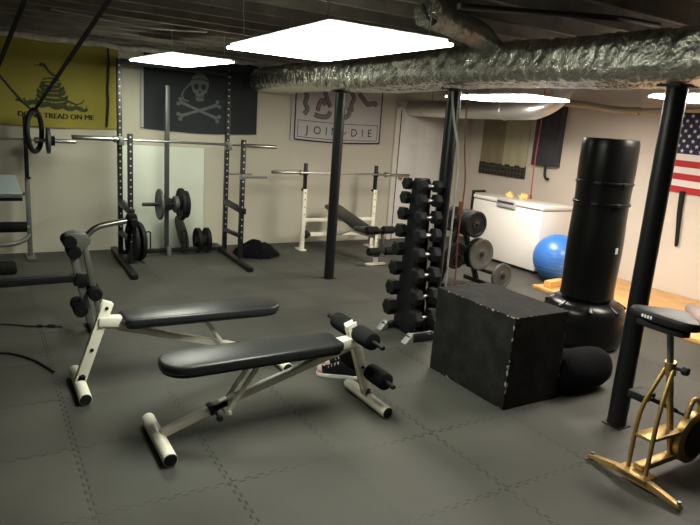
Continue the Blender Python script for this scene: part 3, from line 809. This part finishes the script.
# shoes
def make_shoe(lab, loc, rz, mir):
    t = thing('sneaker', lab, 'shoe', loc, rz, 'pair of sneakers')
    prof = [(-.14, .034), (-.115, .040), (-.06, .036), (0, .036), (.06, .045), (.105, .046), (.135, .035), (.15, .012)]
    out = [(x, wv) for x, wv in prof]+[(x, -wv) for x, wv in reversed(prof)]
    b = MB(); b.prism(out, (0, 0, 0), (1, 0, 0), (0, 1, 0), (0, 0, .026), .006); b.build('sole', 'sole_white', t)
    b = MB(); rings = []
    secs = [(-.135, .030, .075), (-.11, .037, .085), (-.06, .035, .085), (-.02, .035, .085), (.03, .037, .07), (.08, .040, .052), (.12, .036, .042), (.142, .018, .032)]
    for x, wv, hh in secs:
        rings.append([b.bm.verts.new((x, wv*cos(a)*(1 if sin(a) < .4 else .8), .022+hh*max(0, sin(a))**.8)) for a in [pi*i/10 for i in range(11)]])
    for r0, r1 in zip(rings, rings[1:]):
        for i in range(10): b.bm.faces.new((r0[i], r0[i+1], r1[i+1], r1[i]))
    b.bm.faces.new(rings[0]); b.bm.faces.new(rings[-1][::-1]); b.build('upper', 'cloth_black', t, 60)
    b = MB(); b.lathe((-.075, 0, .098), (0, 0, 1), [(0, 0), (.03, 0), (.033, .006), (.026, .012), (.0, .006)], 16); b.build('collar', 'pinkish', t)
    b = MB()
    for i in range(4): b.tube([(.0+i*.022, -.022, .094-i*.009), (.004+i*.022, 0, .102-i*.009), (.0+i*.022, .022, .094-i*.009)], .0035, 6)
    b.build('laces', 'grey_mat', t)
    b = MB(); b.lathe((.105, 0, .040), (1, 0, -.3), [(.039, 0), (.038, .015), (.028, .035), (0, .042)], 16)
    for v in b.bm.verts: v.co.z = max(v.co.z, .024)
    b.build('toe_cap', 'pinkish', t)
    return t
make_shoe('dark sneaker with white sole on the floor, nearest the bench roller post', (2.07, 3.40, 0), radians(145), 1)
make_shoe('dark sneaker mostly hidden behind the bench roller post, farther of the pair', (2.19, 3.52, 0), radians(160), -1)

# ------------------------------------------------------------------ plates, barbells
def plate_mesh(b, R, th, hole=.026, c=(0, 0, 0), axis=(0, 0, 1), seg=40):
    h2 = th/2
    b.lathe(c, axis, [(hole, -h2*.9), (hole+.03, -h2*.9), (hole+.034, -h2*.55), (R*.74, -h2*.55), (R*.80, -h2), (R-.006, -h2), (R, -h2+.005), (R, h2-.005), (R-.006, h2), (R*.80, h2), (R*.74, h2*.55), (hole+.034, h2*.55), (hole+.03, h2*.9), (hole, h2*.9), (hole, -h2*.9)], seg)
def make_plate(lab, c, axis, R, th, m, grp):
    t = thing('weight_plate', lab, 'weight plate', c, 0, grp)
    b = MB(); plate_mesh(b, R, th, axis=axis); b.build('disc', m, t)
    b = MB(); q = V(axis).normalized()
    b.lathe((0, 0, 0), q, [(.025, -th*.52), (.042, -th*.52), (.042, th*.52), (.025, th*.52), (.025, -th*.52)], 24); b.build('hub', 'iron_hub', t)
    return t
def make_barbell(lab, c, half, sleeve, grp='barbells on racks', sr=.025, collar=True):
    t = thing('barbell', lab, 'barbell', c, 0, grp)
    b = MB(); b.cyl((-half+sleeve, 0, 0), (half-sleeve, 0, 0), .014, seg=16); b.build('shaft', 'steel_bar', t)
    for s in (-1, 1):
        b = MB(); b.cyl((s*(half-sleeve), 0, 0), (s*half, 0, 0), sr, seg=20, bev=.003); b.lathe((s*(half-sleeve-.03), 0, 0), (s, 0, 0), [(.014, 0), (.034, .002), (.036, .01), (.036, .035), (sr, .04)], 20)
        sl = b.build('sleeve', 'steel_bar', t)
        b = MB(); b.lathe((s*half, 0, 0), (s, 0, 0), [(0, .001), (sr*.8, .001), (sr*.8, .003), (0, .003)], 16); b.build('end_cap', 'rubber', sl)
    return t

# ------------------------------------------------------------------ dumbbell tower
TX, TY = 3.085, 3.965
t = thing('dumbbell_rack', 'black A shaped dumbbell tower standing in front of the middle column', 'dumbbell rack', (TX, TY, 0))
rows = [1.28, 1.165, 1.03, .885, .73, .56, .385, .205]
for sx in (-1, 1):
    pl = [(-.15, .05), (-.055, 1.30), (-.03, 1.335), (.03, 1.335), (.055, 1.30), (.15, .05)]
    b = MB(); b.prism(pl, (sx*.048-.006, 0, 0), (0, 1, 0), (0, 0, 1), (.012, 0, 0), .002); b.build('side_plate', 'black_steel', t)
for sy in (-1, 1):
    b = MB(); b.box((.0, sy*.185, .035), (.27, .055, .05), bev=.005); b.build('foot_bar', 'black_steel', t)
    for sx in (-1, 1):
        b = MB(); b.prism([(0, 0), (.075, .0), (.005, .075), (0, .075)], (sx*.105, sy*.185-.036, .002), (sx, 0, 0), (0, 0, 1), (0, .072, 0), .002); b.build('foot_cap', 'grey_steel', t)
b = MB(); b.box((0, 0, .04), (.05, .37, .04), bev=.003); b.build('spine', 'black_steel', t)
b = MB(); b.box((0, 0, 1.32), (.084, .05, .02), bev=.003); b.build('top_spacer', 'black_steel', t)
b = MB(); b.box((0, -.172, .068), (.24, .012, .012), bev=.003); b.build('lit_bar_edge', 'plastic_grey', t)  # pale strip standing in for light on the front foot bar's top edge
for z in rows:
    u = (z-.05)/1.25
    off = .15*(1-u)+.055*u
    for sy in (-1, 1):
        b = MB()
        for sx in (-1, 1): b.tube([(sx*.048, sy*(off-.02), z+.012), (sx*.048, sy*(off+.02), z-.03), (sx*.048, sy*(off+.055), z-.024), (sx*.048, sy*(off+.07), z)], .006, 8, 3)
        b.build('cradle', 'black_steel', t)
ords = ['top', 'second', 'third', 'fourth', 'fifth', 'sixth', 'seventh', 'bottom']
def make_dumbbell(k, lab, loc):
    t = thing('dumbbell', lab, 'dumbbell', loc, 0, 'dumbbells on the tower')
    hl = .098+.003*k; hr = .053+.0030*k; hw = .060+.003*k
    b = MB(); b.cyl((-hl, 0, 0), (hl, 0, 0), .0145, seg=14); b.lathe((-.045, 0, 0), (1, 0, 0), [(.014, 0), (.0165, .02), (.018, .045), (.0165, .07), (.014, .09)], 14); b.build('handle', 'chrome', t)
    for s in (-1, 1):
        b = MB(); x0 = s*(hl+.006)-s*hw*1.0
        b.lathe((x0 if True else 0, 0, 0), (s, 0, 0), [(0, 0), (hr*.72, 0), (hr, .008), (hr, hw-.008), (hr*.75, hw), (0, hw)], 6)
        b.build('head', 'iron', t, 20)
    return t
for k, z in enumerate(rows):
    u = (z-.05)/1.25; off = .15*(1-u)+.055*u+.038
    # heads a little outside the cradles
    make_dumbbell(k, f'black hex dumbbell on the near face of the tower, {ords[k]} row', (TX, TY-off-.012, z))
    make_dumbbell(k, f'black hex dumbbell on the far face of the tower, {ords[k]} row', (TX, TY+off, z))

# cords beside middle column
b = MB(); b.tube([(3.27, 3.93, 2.03), (3.28, 3.88, 1.8), (3.33, 3.86, 1.6), (3.385, 3.89, 1.35), (3.385, 3.89, .9), (3.39, 3.89, .25)], .009, 8, 6)
tag(b.build('hanging_cable', 'cord_white'), 'pale grey cable hanging down the middle column', 'cable', 'cables on the middle column')
b = MB(); b.tube([(3.40, 3.90, 2.04), (3.425, 3.88, 1.6), (3.46, 3.87, 1.3), (3.44, 3.86, .9), (3.47, 3.87, .5), (3.45, 3.86, .15)], .006, 8, 6); b.box((3.445, 3.87, 1.10), (.03, .03, .12), bev=.005)
tag(b.build('hanging_cable', 'cord_brown'), 'red brown cable with a black plug hanging by the middle column', 'cable', 'cables on the middle column')

# ------------------------------------------------------------------ plate tree
PX, PY = 4.91, 5.22
t = thing('plate_tree', 'black A shaped plate rack standing between the dumbbell tower and the freezer', 'plate rack', (PX, PY, 0))
b = MB(); b.bar((-.24, 0, .80), (.10, 0, .03), .05, .05); b.build('leg', 'black_steel', t)
b = MB(); b.bar((-.24, 0, .80), (-.47, 0, .03), .05, .05); b.build('leg', 'black_steel', t)
for x in (-.47, .10):
    b = MB(); b.bar((x, -.2, .025), (x, .2, .025), .05, .045); b.build('foot', 'black_steel', t)
b = MB(); b.bar((-.40, 0, .25), (.0, 0, .25), .04, .04); b.build('brace', 'black_steel', t)
pegs = [(-.24, .745), (-.075, .39), (.155, .152), (-.37, .37)]
for x, z in pegs:
    b = MB(); b.cyl((x, -.30 if z > .5 else -.24 if z > .2 else -.38, z), (x, .30 if z > .5 else .24, z), .022, seg=16); b.build('peg', 'black_steel', t)
gp = 'plates on the plate rack'
def tp(lab, i, dy, R, th, m): make_plate(lab, (PX+pegs[i][0], PY+dy, pegs[i][1]), (0, -1, 0), R, th, m, gp)
tp('black plate on the top peg of the plate rack, outermost of four', 0, -.245, .148, .045, 'iron')
tp('black plate on the top peg of the plate rack, second from outside', 0, -.195, .148, .045, 'iron')
tp('black plate on the top peg of the plate rack, third from outside', 0, -.145, .148, .045, 'iron')
tp('black plate on the top peg of the plate rack, nearest the frame', 0, -.095, .148, .045, 'iron')
tp('large grey plate facing the room on the middle peg of the plate rack', 1, -.21, .18, .035, 'iron_grey')
tp('large dark plate behind the grey plate on the middle peg of the plate rack', 1, -.15, .18, .04, 'iron')
tp('grey plate low on the bottom peg of the plate rack, half hidden by the box', 2, -.345, .15, .035, 'iron_grey')
tp('black plate on the far side of the plate rack top peg', 0, .12, .148, .045, 'iron')
tp('black plate low on the far left peg of the plate rack', 3, -.12, .15, .045, 'iron')

# ------------------------------------------------------------------ power rack
t = thing('power_rack', 'tall black power rack with a central pulley post by the back wall', 'power rack', (2.02, 7.1, 0))
xs = (-.635, .635)
ytop = {'rear': (.29, 2.25), 'front': (-.27, 1.46)}
for sx in xs:
    for nm, (dy, H_) in ytop.items():
        b = MB(); b.box((sx, dy, .05+H_/2-.025), (.052, .052, H_-.05), bev=.004); b.build('upright', 'perforated', t)
    b = MB(); b.bar((sx-.065, -.78, .03), (sx-.01, .66, .03), .07, .05, .006); b.build('base_rail', 'black_steel', t)
    b = MB(); b.bar((sx, -.27, .32), (sx, .29, .30), .045, .045); b.build('side_brace', 'black_steel', t)
    b = MB(); b.bar((sx, -.36, .63), (sx, .30, .66), .055, .07, .008); b.build('safety_arm', 'black_steel', t)
    b = MB(); b.box((sx, .245, 1.355), (.075, .05, .10), bev=.006); b.box((sx, .20, 1.325), (.06, .06, .02), bev=.004); b.box((sx, .175, 1.36), (.05, .012, .07), bev=.003); b.build('bar_cup', 'grey_steel', t)
    if sx < 0: continue
    b = MB(); b.cyl((sx, .29, 1.01), (sx+(.34 if sx > 0 else -.34), .29, 1.01), .013, seg=12); b.build('plate_peg', 'grey_steel', t)
    b = MB(); b.cyl((sx, -.27, 1.03), (sx+(.31 if sx > 0 else -.31), -.27, 1.03), .013, seg=12); b.box((sx, -.27, 1.03), (.06, .06, .06), bev=.004); b.build('plate_peg', 'grey_steel', t)
b = MB(); b.box((0, .29, .06), (1.27, .05, .05), bev=.004); b.build('crossbar', 'black_steel', t)
b = MB(); b.box((0, .29, 2.22), (1.27, .05, .06), bev=.004); b.build('crossbar', 'black_steel', t)
b = MB(); b.box((-.10, .30, 1.03), (.05, .05, 1.96), bev=.006); b.build('pulley_post', 'dark_paint', t)
b = MB(); b.cyl((-.40, .23, .635), (.17, .23, .635), .022, seg=16); b.box((-.10, .27, .635), (.09, .12, .14), bev=.008); b.build('loading_carriage', 'black_steel', t)
for x in (-.34, .09):
    b = MB(); b.tube([(x-.025, .20, .08), (x-.025, .20, .28), (x-.015, .20, .31), (x+.015, .20, .31), (x+.025, .20, .28), (x+.025, .20, .08)], .009, 8, 3); b.build('foot_loop', 'black_steel', t)
b = MB(); b.box((-.09, .22, .06), (.05, .05, .12), bev=.008); b.build('pulley', 'grey_steel', t)
gp = 'plates at the power rack'
def rp(lab, x, yv, z, R, th, m, tilt=0, rzv=0):
    q = make_plate(lab, (x, yv, z), (1, 0, 0), R, th, m, gp); q.rotation_euler = (0, tilt, rzv); return q
rp('grey plate on the left side of the power rack carriage', 1.82, 7.33, .635, .185, .03, 'iron_grey')
rp('small grey plate right beside the pulley post on the carriage', 2.01, 7.33, .635, .10, .05, 'iron_grey')
rp('large black plate on the right of the carriage, inner one', 2.075, 7.33, .635, .195, .045, 'iron')
rp('black plate on the right end of the carriage, outer one', 2.13, 7.33, .635, .165, .04, 'iron')
rp('black plate standing on the floor inside the left uprights of the power rack', 1.475, 7.18, .226, .225, .05, 'iron', 0, .1)
rp('black plate standing beside another inside the left uprights, right one', 1.545, 7.20, .226, .225, .05, 'iron', 0, .16)
rp('grey plate leaning against the white board below the carriage', 2.165, 7.60, .235, .22, .035, 'iron_grey', -.22, 0)
rp('dark plate standing on edge right of the foot loops, left of two', 2.335, 7.48, .157, .155, .05, 'iron', 0, 0)
rp('dark plate standing on edge next to the right rear upright, right of two', 2.45, 7.48, .157, .155, .05, 'iron', 0, 0)
make_barbell('bare steel barbell racked on the tall black power rack', (2.08, 7.305, 1.372), 1.20, .43)
# black cloth heap
b = MB(); nu, nv = 56, 40; g = []
for j in range(nv+1):
    row = []
    for i in range(nu+1):
        u = i/nu*2-1; v = j/nv*2-1
        e = max(0, 1-(u*u*1.0+v*v)); x = u*.31; yv = v*.26
        p_ = V((x*6, yv*6, 1.7))
        hgt = .185*e**.5*(1-.6*max(0, u))*(1+.35*noise.noise(p_*.8))+.018*noise.noise(p_*2.3)*e**.3
        x += .03*noise.noise(p_*1.1); yv += .03*noise.noise(p_*1.3+V((4, 0, 0)))
        row.append(b.bm.verts.new((x, yv, .004+max(0, hgt))))
    g.append(row)
for j in range(nv):
    for i in range(nu): 
        cu = (i+.5)/nu*2-1; cv = (j+.5)/nv*2-1
        if cu*cu+cv*cv < 1.02: b.bm.faces.new((g[j][i], g[j][i+1], g[j+1][i+1], g[j+1][i]))
for v in [v for v in b.bm.verts if not v.link_faces]: b.bm.verts.remove(v)
ob = b.build('cloth_heap', 'cloth_black', None, 60, (3.02, 7.18, 0))
tag(ob, 'heap of black cloth on the floor right of the power rack', 'cloth')

# ------------------------------------------------------------------ white bench press station
t = thing('bench_press_station', 'white bench press station with black inclined pad by the back wall', 'bench press', (4.28, 7.3, 0))
for sx in (-.56, .56):
    b = MB(); b.bar((sx, 0, .03), (sx, 0, .84), .055, .055, .004); up = b.build('upright', 'cream_steel', t)
    b = MB(); b.bar((sx, 0, .82), (sx, 0, 1.18), .042, .042, .004); b.build('upright_tube', 'black_steel', up)
    for zz in (.5, .6, .7, .79): b = MB(); b.cyl((sx, -.0275, zz), (sx, -.031, zz), .009, seg=10); b.build('bolt', 'grey_paint', up)
    b = MB(); b.bar((sx, -.07, .012), (sx, .12, .012), .09, .022, .004); b.build('foot', 'cream_steel', t)
    b = MB(); b.bar((sx-.02, -.055, 1.035), (sx-.02, 0, 1.035), .05, .025, .003); b.box((sx-.02, -.06, 1.065), (.05, .012, .07), bev=.003); b.build('bar_cup', 'black_steel', t)
    b = MB(); b.cyl((sx, 0, .83), (sx-.045, 0, .83), .018, seg=12); b.build('knob', 'rubber', t)
b = MB(); b.bar((-.56, 0, .42), (.56, 0, .42), .045, .045); b.build('crossbar', 'cream_steel', t)
b = MB(); b.bar((-.56, 0, .22), (.56, 0, .22), .05, .05); b.build('crossbar', 'cream_steel', t)
b = MB(); b.lathe((-.53, 0, .22), (1, 0, 0), [(0, 0), (.06, 0), (.055, .04), (.025, .09), (0, .09)], 16); b.build('corner_guard', 'rubber', t)
b = MB(); b.bar((0, .0, .22), (0, -.35, .34), .05, .05); b.bar((0, -.35, .34), (0, -.98, .36), .05, .05); b.build('bench_beam', 'cream_steel', t)
b = MB(); b.bar((0, .22, .575), (0, -.60, .415), .25, .06, .02); b.build('back_pad', 'vinyl', t)
b = MB(); b.bar((0, -.62, .41), (0, -.98, .42), .28, .06, .02); b.build('seat_pad', 'vinyl', t)
b = MB(); b.bar((0, -.96, .36), (0, -1.0, .03), .05, .05); b.bar((-.14, -1.0, .012), (.14, -1.0, .012), .07, .022); b.build('front_leg', 'cream_steel', t)
b = MB(); b.bar((0, -.982, .18), (0, -.994, .10), .056, .056); b.build('tape', 'blue_tape', t)
b = MB(); b.bar((.06, -1.0, .48), (.02, -1.12, .18), .04, .04); b.build('leg_lever', 'black_steel', t)
for yv, z in ((-1.04, .455), (-1.12, .20)):
    b = MB(); b.cyl((-.22, yv, z), (.24, yv, z), .012); rod = b.build('roller_rod', 'rubber', t)
    for s in (-1, 1):
        b = MB(); b.lathe((s*.04, yv, z), (s, 0, 0), [(.012, 0), (.042, .0), (.05, .01), (.05, .15), (.044, .165), (.012, .165)], 20); b.build('foam_roller', 'foam', rod)
make_barbell('bare barbell racked on the white bench press station', (4.28, 7.215, 1.063), 1.08, .40, sr=.02)

# ------------------------------------------------------------------ left side rack
t = thing('weight_bench', 'grey weight bench with rack uprights at the left edge of the photo', 'weight bench', (-.12, 7.3, 0))
for sx in (-.57, .57):
    b = MB(); b.bar((sx, .30, .02), (sx, .30, .90), .05, .05); b.bar((sx, .12, .012), (sx, .42, .012), .09, .022); up = b.build('upright', 'grey_paint', t)
    b = MB(); b.bar((sx, .30, .88), (sx, .30, 1.56), .042, .042); b.build('upright_tube', 'black_steel', up)
    b = MB(); b.cyl((sx, .30, .90), (sx+.02, .23, .90), .016, seg=12); b.cyl((sx-.05, .28, .72), (sx-.03, .28, .72), .016, seg=12); b.build('knob', 'rubber', up)
    b = MB(); b.bar((sx, .20, 1.283), (sx, .28, 1.283), .045, .025); b.box((sx, .195, 1.31), (.045, .012, .07), bev=.003); b.build('bar_cup', 'black_steel', t)
b = MB(); b.tube([(-.57, .28, .22), (-.3, .1, .19), (.3, .1, .19), (.5, .2, .21), (.57, .28, .26)], .026, 12, 5); b.build('lower_frame', 'grey_paint', t)
b = MB(); b.bar((0, .1, .19), (0, -.30, .45), .05, .05); b.bar((.0, -.3, .45), (.0, -.45, .74), .05, .05); b.build('spine', 'grey_paint', t)
b = MB(); b.prism([(-.42, 0), (.475, 0), (.43, .32), (-.38, .32)], (0, -.5, .775), (1, 0, 0), (0, .87, .5), (0, -.03, .052), .012); pd = b.build('pad', 'grey_pad', t)
b = MB(); b.prism([(-.42, -.006), (.475, -.006), (.43, .32), (-.38, .32)], (0, -.488, .752), (1, 0, 0), (0, .87, .5), (0, -.009, .0156)); b.build('pad_board', 'rubber', pd)
b = MB(); b.cyl((.20, -.30, .455), (.54, -.30, .455), .012); rod = b.build('roller_rod', 'chrome', t)
b = MB(); b.lathe((.26, -.3, .455), (1, 0, 0), [(.012, 0), (.05, 0), (.055, .01), (.055, .24), (.05, .255), (.012, .255)], 20); b.build('foam_roller', 'foam', rod)
b = MB(); b.bar((.05, -.3, .455), (.24, -.3, .455), .05, .06); b.build('lever', 'grey_paint', t)
make_barbell('barbell carrying plates on the grey rack at the left edge', (-.12, 7.515, 1.312), 1.06, .38, sr=.022)
q = make_plate('black plate on the right sleeve of the barbell at the left edge', (.665, 7.515, 1.312), (1, 0, 0), .14, .035, 'iron_grey', 'plates on the left barbell')
q = make_plate('small black plate outside the other on the left barbell sleeve', (.71, 7.515, 1.312), (1, 0, 0), .05, .04, 'iron', 'plates on the left barbell')
b = MB(); b.box((-.02, 6.95, .045), (.6, .28, .085), bev=.025, seg=3)
tag(b.build('floor_pad', 'foam'), 'low black foam pad on the floor at the left edge', 'pad')

# rings on straps
def make_ring(lab, c, R, r, top, ax=(.9, -.38, 0)):
    t = thing('strap_ring', lab, 'ring', c, 0, 'black rings on straps')
    b = MB(); b.torus((0, 0, 0), ax, R, r, 48, 12); b.build('ring', 'rubber', t)
    c = V(c); top = V(top)
    p0 = V((0, 0, R-.01)); p1 = top-c
    d_ = (p1-p0).normalized(); sd = d_.cross(V((1, 1.6, 0))).normalized()
    b = MB(); b.bar(p0, p1, .034, .006, .001, up=(1, 1.6, .0)); b.build('strap', 'webbing', t)
    b = MB(); b.bar(p0-d_*.02, p0+d_*.10, .07, .02, .004, up=(1, 1.6, 0)); b.build('buckle', 'black_steel', t)
    return t
rg = make_ring('black ring on a long strap hooked over the plate end of the left barbell', (.53, 7.42, 1.412), .215, .027, (.815, 4.5, 2.44))
make_ring('black ring on a long strap at the left edge of the photo', (.02, 7.42, 1.33), .20, .027, (.35, 5.08, 2.44))
b = MB(); b.tube([(.51, 7.41, 1.63), (.40, 7.40, 1.74), (.30, 7.38, 1.86), (.18, 7.35, 2.02), (.0, 7.3, 2.3), (-.1, 7.28, 2.46)], .012, 8, 4)
for v in b.bm.verts: v.co -= V((.53, 7.42, 1.412))
b.build('tail_strap', 'webbing', rg)

# ------------------------------------------------------------------ grey bench with leg developer (left)
t = thing('leg_developer_bench', 'black and grey bench end with foam rollers and curved arm behind the white benches', 'bench', (.64, 4.93, 0))
b = MB(); b.bar((-1.45, 0, .40), (-.02, 0, .425), .06, .06, .006); b.build('beam', 'black_steel', t)
b = MB(); b.bar((-.075, 0, .66), (.055, 0, .05), .05, .055, .01); b.build('front_tube', 'grey_paint', t)
b = MB(); b.bar((.02, 0, .68), (.075, 0, .34), .042, .045, .01); b.bar((.075, 0, .34), (.115, 0, .10), .03, .03, .006); b.build('rear_tube', 'grey_paint', t)
b = MB(); b.bar((-.025, 0, .36), (.0, 0, .46), .09, .09, .008); b.build('joint_sleeve', 'black_steel', t)
b = MB(); b.prism([(-.13, .03), (-.11, .075), (-.05, .09), (.03, .07), (.06, .03), (.055, -.01), (.0, -.05), (-.06, -.07), (-.1, -.03)], (0, -.055, .70), (1, 0, 0), (0, 0, 1), (0, .11, 0), .012); b.build('pivot_head', 'grey_paint', t)
b = MB(); b.lathe((-.06, -.09, .635), (0, 1, 0), [(0, 0), (.04, 0), (.05, .01), (.05, .17), (.04, .18), (0, .18)], 20)
b.lathe((-.09, -.10, .715), (0, 1, 0), [(0, 0), (.04, 0), (.05, .01), (.05, .19), (.04, .2), (0, .2)], 20); b.build('pivot_pad', 'foam', t)
b = MB(); b.tube([(.02, 0, .72), (.06, 0, .77), (.11, 0, .81), (.20, 0, .835), (.34, 0, .86)], .023, 14, 5); b.build('curved_arm', 'steel_bar', t)
b = MB(); b.lathe((.33, 0, .856), (1, 0, .05), [(.02, 0), (.055, .005), (.06, .02), (.06, .06), (.05, .075), (0, .08)], 20); b.cyl((.37, -.12, .855), (.37, .12, .855), .03, seg=16); b.build('arm_pad', 'foam', t)
b = MB(); b.bar((.375, -.05, .84), (.385, -.05, .56), .03, .02); b.bar((.375, .05, .84), (.345, .05, .60), .03, .02); b.build('arm_strap', 'cloth_black', t)
for (x, z) in ((.075, .31), (-.03, .19)):
    b = MB(); b.cyl((x, -.14, z), (x, .14, z), .012); rod = b.build('roller_rod', 'rubber', t)
    for s in (-1, 1):
        b = MB(); b.lathe((x, s*.03, z), (0, s, 0), [(.012, 0), (.045, 0), (.052, .01), (.052, .09), (.045, .102), (.012, .102)], 20); b.build('foam_roller', 'foam', rod)
b = MB(); b.cyl((.07, -.16, .036), (.07, .16, .036), .035, seg=20, bev=.004); b.build('foot', 'grey_paint', t)
b = MB(); b.bar((-1.42, 0, .40), (-1.42, 0, .05), .06, .06); b.cyl((-1.42, -.2, .033), (-1.42, .2, .033), .03); b.build('rear_leg', 'black_steel', t)

# floor cords
b = MB(); b.tube([(-.6, 5.55, .008), (.08, 5.23, .008), (.28, 5.11, .008), (.40, 5.07, .008), (.50, 5.02, .008)], .006, 6, 6); b.cyl((.40, 5.07, .012), (.45, 5.05, .012), .014, seg=10); b.cyl((.33, 5.095, .012), (.36, 5.08, .012), .012, seg=10)
tag(b.build('cable', 'cord_black'), 'thin black cord with clips lying by the foot of the curved arm bench', 'cord', 'cords on the floor')
b = MB(); b.tube([(-.5, 4.75, .009), (.02, 4.6, .009), (.14, 4.53, .009), (.25, 4.38, .009), (.31, 4.24, .009), (.35, 4.13, .009)], .008, 6, 6)
tag(b.build('cable', 'cord_black'), 'black cord curving over the floor left of the rear white bench', 'cord', 'cords on the floor')

# ------------------------------------------------------------------ gold exercise bike
t = thing('exercise_bike', 'gold framed exercise bike with black saddle at the right edge', 'exercise bike', (2.83, 1.63, 0))
b = MB()
b.prism([(-.27, 0), (-.26, .018), (-.1, .05), (.1, .05), (.26, .018), (.27, 0), (.1, .012), (-.1, .012)], (-.02, .0, .012), (0, 1, 0), (0, 0, 1), (.034, 0, 0), .003)
st = b.build('rear_stabilizer', 'gold', t)
for s in (-1, 1):
    b = MB(); b.cyl((.0, s*.25, 0), (.0, s*.25, .045), .010, seg=12); b.build('foot_screw', 'grey_steel', st)
b = MB(); b.box((.02, .0, .060), (.11, .17, .012), bev=.003); b.build('mount_plate', 'gold', t)
for s, nm in ((1, 'l'), (-1, 'r')):
    b = MB(); b.tube([(.155, s*.018, .64), (.10, s*.03, .535), (.05, s*.045, .42), (.030, s*.05, .30), (.025, s*.05, .066)], .0115, 14, 6); b.build('seat_stay', 'gold', t)
b = MB(); b.cyl((.15, 0, .60), (.31, 0, .10), .017, seg=16); b.build('seat_tube', 'gold', t)
b = MB(); b.cyl((.155, 0, .585), (.140, 0, .655), .028, seg=18); b.build('clamp', 'gold', t)
b = MB(); b.cyl((.145, -.02, .63), (.15, -.07, .63), .009); b.lathe((.15, -.06, .63), (0, -1, 0), [(0, 0), (.02, .002), (.024, .012), (.02, .03), (0, .032)], 12); b.build('clamp_knob', 'rubber', t)
b = MB(); b.cyl((.145, 0, .62), (.075, 0, .848), .0165, seg=16); b.build('seat_post', 'grey_steel', t)
b = MB(); b.bar((.03, 0, .085), (.62, 0, .085), .055, .03, .004); b.build('base_beam', 'gold', t)
b = MB(); b.bar((.02, 0, .255), (.30, 0, .245), .10, .018, .003); b.build('upper_beam', 'gold', t)
# saddle : wide at the rear, nose forward
so = [(-.075, -.06), (-.07, -.12), (-.05, -.165), (-.01, -.180), (.03, -.16), (.06, -.11), (.11, -.05), (.16, -.03), (.17, 0)]
so = so+[(x, -y_) for x, y_ in reversed(so[:-1])]
b = MB(); b.prism(so, (.02, 0, .880), (1, 0, -.0), (0, 1, 0), (0, 0, .042), .015)
for v in b.bm.verts: v.co.z += .5*(v.co.y**2)*0+(.03 if v.co.x < -.05 else 0)*0
sd = b.build('saddle', 'saddle_vinyl', t, 50)
b = MB(); b.prism([(x*.8, y_*.75) for x, y_ in so], (.02, 0, .842), (1, 0, 0), (0, 1, 0), (0, 0, .03), .004); b.build('saddle_pan', 'rubber', sd)
b = MB()
for i, yv in enumerate((.075, .06, .045, .03)): b.box((-.0555, yv, .899), (.003, .010, .016), bev=.001)
b.build('saddle_print', 'print_white', sd)
# drive
b = MB(); b.lathe((.43, -.06, .185), (0, 1, 0), [(0, 0), (.10, 0), (.105, .004), (.13, .004), (.145, .012), (.145, .05), (.13, .06), (0, .06)], 40); b.build('drive_guard', 'gold', t)
b = MB(); b.lathe((.43, -.068, .185), (0, 1, 0), [(0, 0), (.104, 0), (.104, .01), (0, .01)], 36); b.build('guard_disc', 'iron', t)
b = MB(); b.tube([(.36, -.02, .30), (.38, -.02, .38), (.42, -.02, .405), (.47, -.02, .37), (.48, -.02, .31)], .014, 10, 5); b.build('guard_loop', 'gold', t)
for s, x, z in ((1, .20, .395), (-1, .72, .16)):
    b = MB(); b.bar((.46, s*.09, .278), (x, s*.10, z), .014, .024, .003); b.build('crank', 'black_steel', t)
    b = MB(); b.box((x, s*.155, z), (.11, .10, .045), bev=.008); b.build('pedal', 'rubber', t)
b = MB(); b.cyl((.46, -.1, .278), (.46, .1, .278), .012); b.build('crank_axle', 'black_steel', t)
b = MB(); b.lathe((.98, -.09, .37), (0, 1, 0), [(0, 0), (.28, 0), (.315, .02), (.32, .05), (.32, .13), (.315, .16), (.28, .18), (0, .18)], 48); b.build('fan_housing', 'iron', t)
b = MB(); b.bar((.62, 0, .085), (1.25, 0, .085), .065, .035, .004); b.build('base_beam', 'gold', t)
b = MB(); b.bar((1.25, -.26, .02), (1.25, .22, .02), .05, .036, .004); b.build('front_stabilizer', 'gold', t)
b = MB(); b.cyl((1.1, 0, .09), (1.02, 0, 1.0), .022); b.tube([(1.02, -.24, 1.08), (1.03, -.2, 1.02), (1.02, 0, 1.0), (1.03, .2, 1.02), (1.02, .24, 1.08)], .015, 10, 4); b.build('handlebar', 'gold', t)

# ------------------------------------------------------------------ camera
cam = bpy.data.cameras.new('camera'); co = bpy.data.objects.new('camera', cam); COL.objects.link(co)
F = 609.7; vp = (150.6, 2976.7); th = .554
dn = V(((vp[0]-350)/F, -(vp[1]-262.5)/F, -1)).normalized(); upv = -dn
fw = V((0, 0, -1)); fy = (fw-upv*fw.dot(upv)).normalized(); rx = fy.cross(upv)
R = Matrix((rx, fy, upv))              # world = R @ camera axes
Rz = Matrix(((cos(th), sin(th), 0), (-sin(th), cos(th), 0), (0, 0, 1)))
co.matrix_world = Matrix.Translation((0, 0, 1.709)) @ (Rz @ R).to_4x4()
cam.sensor_width = 36; cam.lens = F/700*36; cam.clip_start = .02
SC.camera = co

# ------------------------------------------------------------------ world and view
wd = bpy.data.worlds.new('world'); SC.world = wd; wd.use_nodes = True
wd.node_tree.nodes['Background'].inputs[0].default_value = (.9, .92, .86, 1); wd.node_tree.nodes['Background'].inputs[1].default_value = .05
SC.view_settings.view_transform = 'Standard'; SC.view_settings.look = 'None'; SC.view_settings.gamma = 1; SC.view_settings.exposure = 0
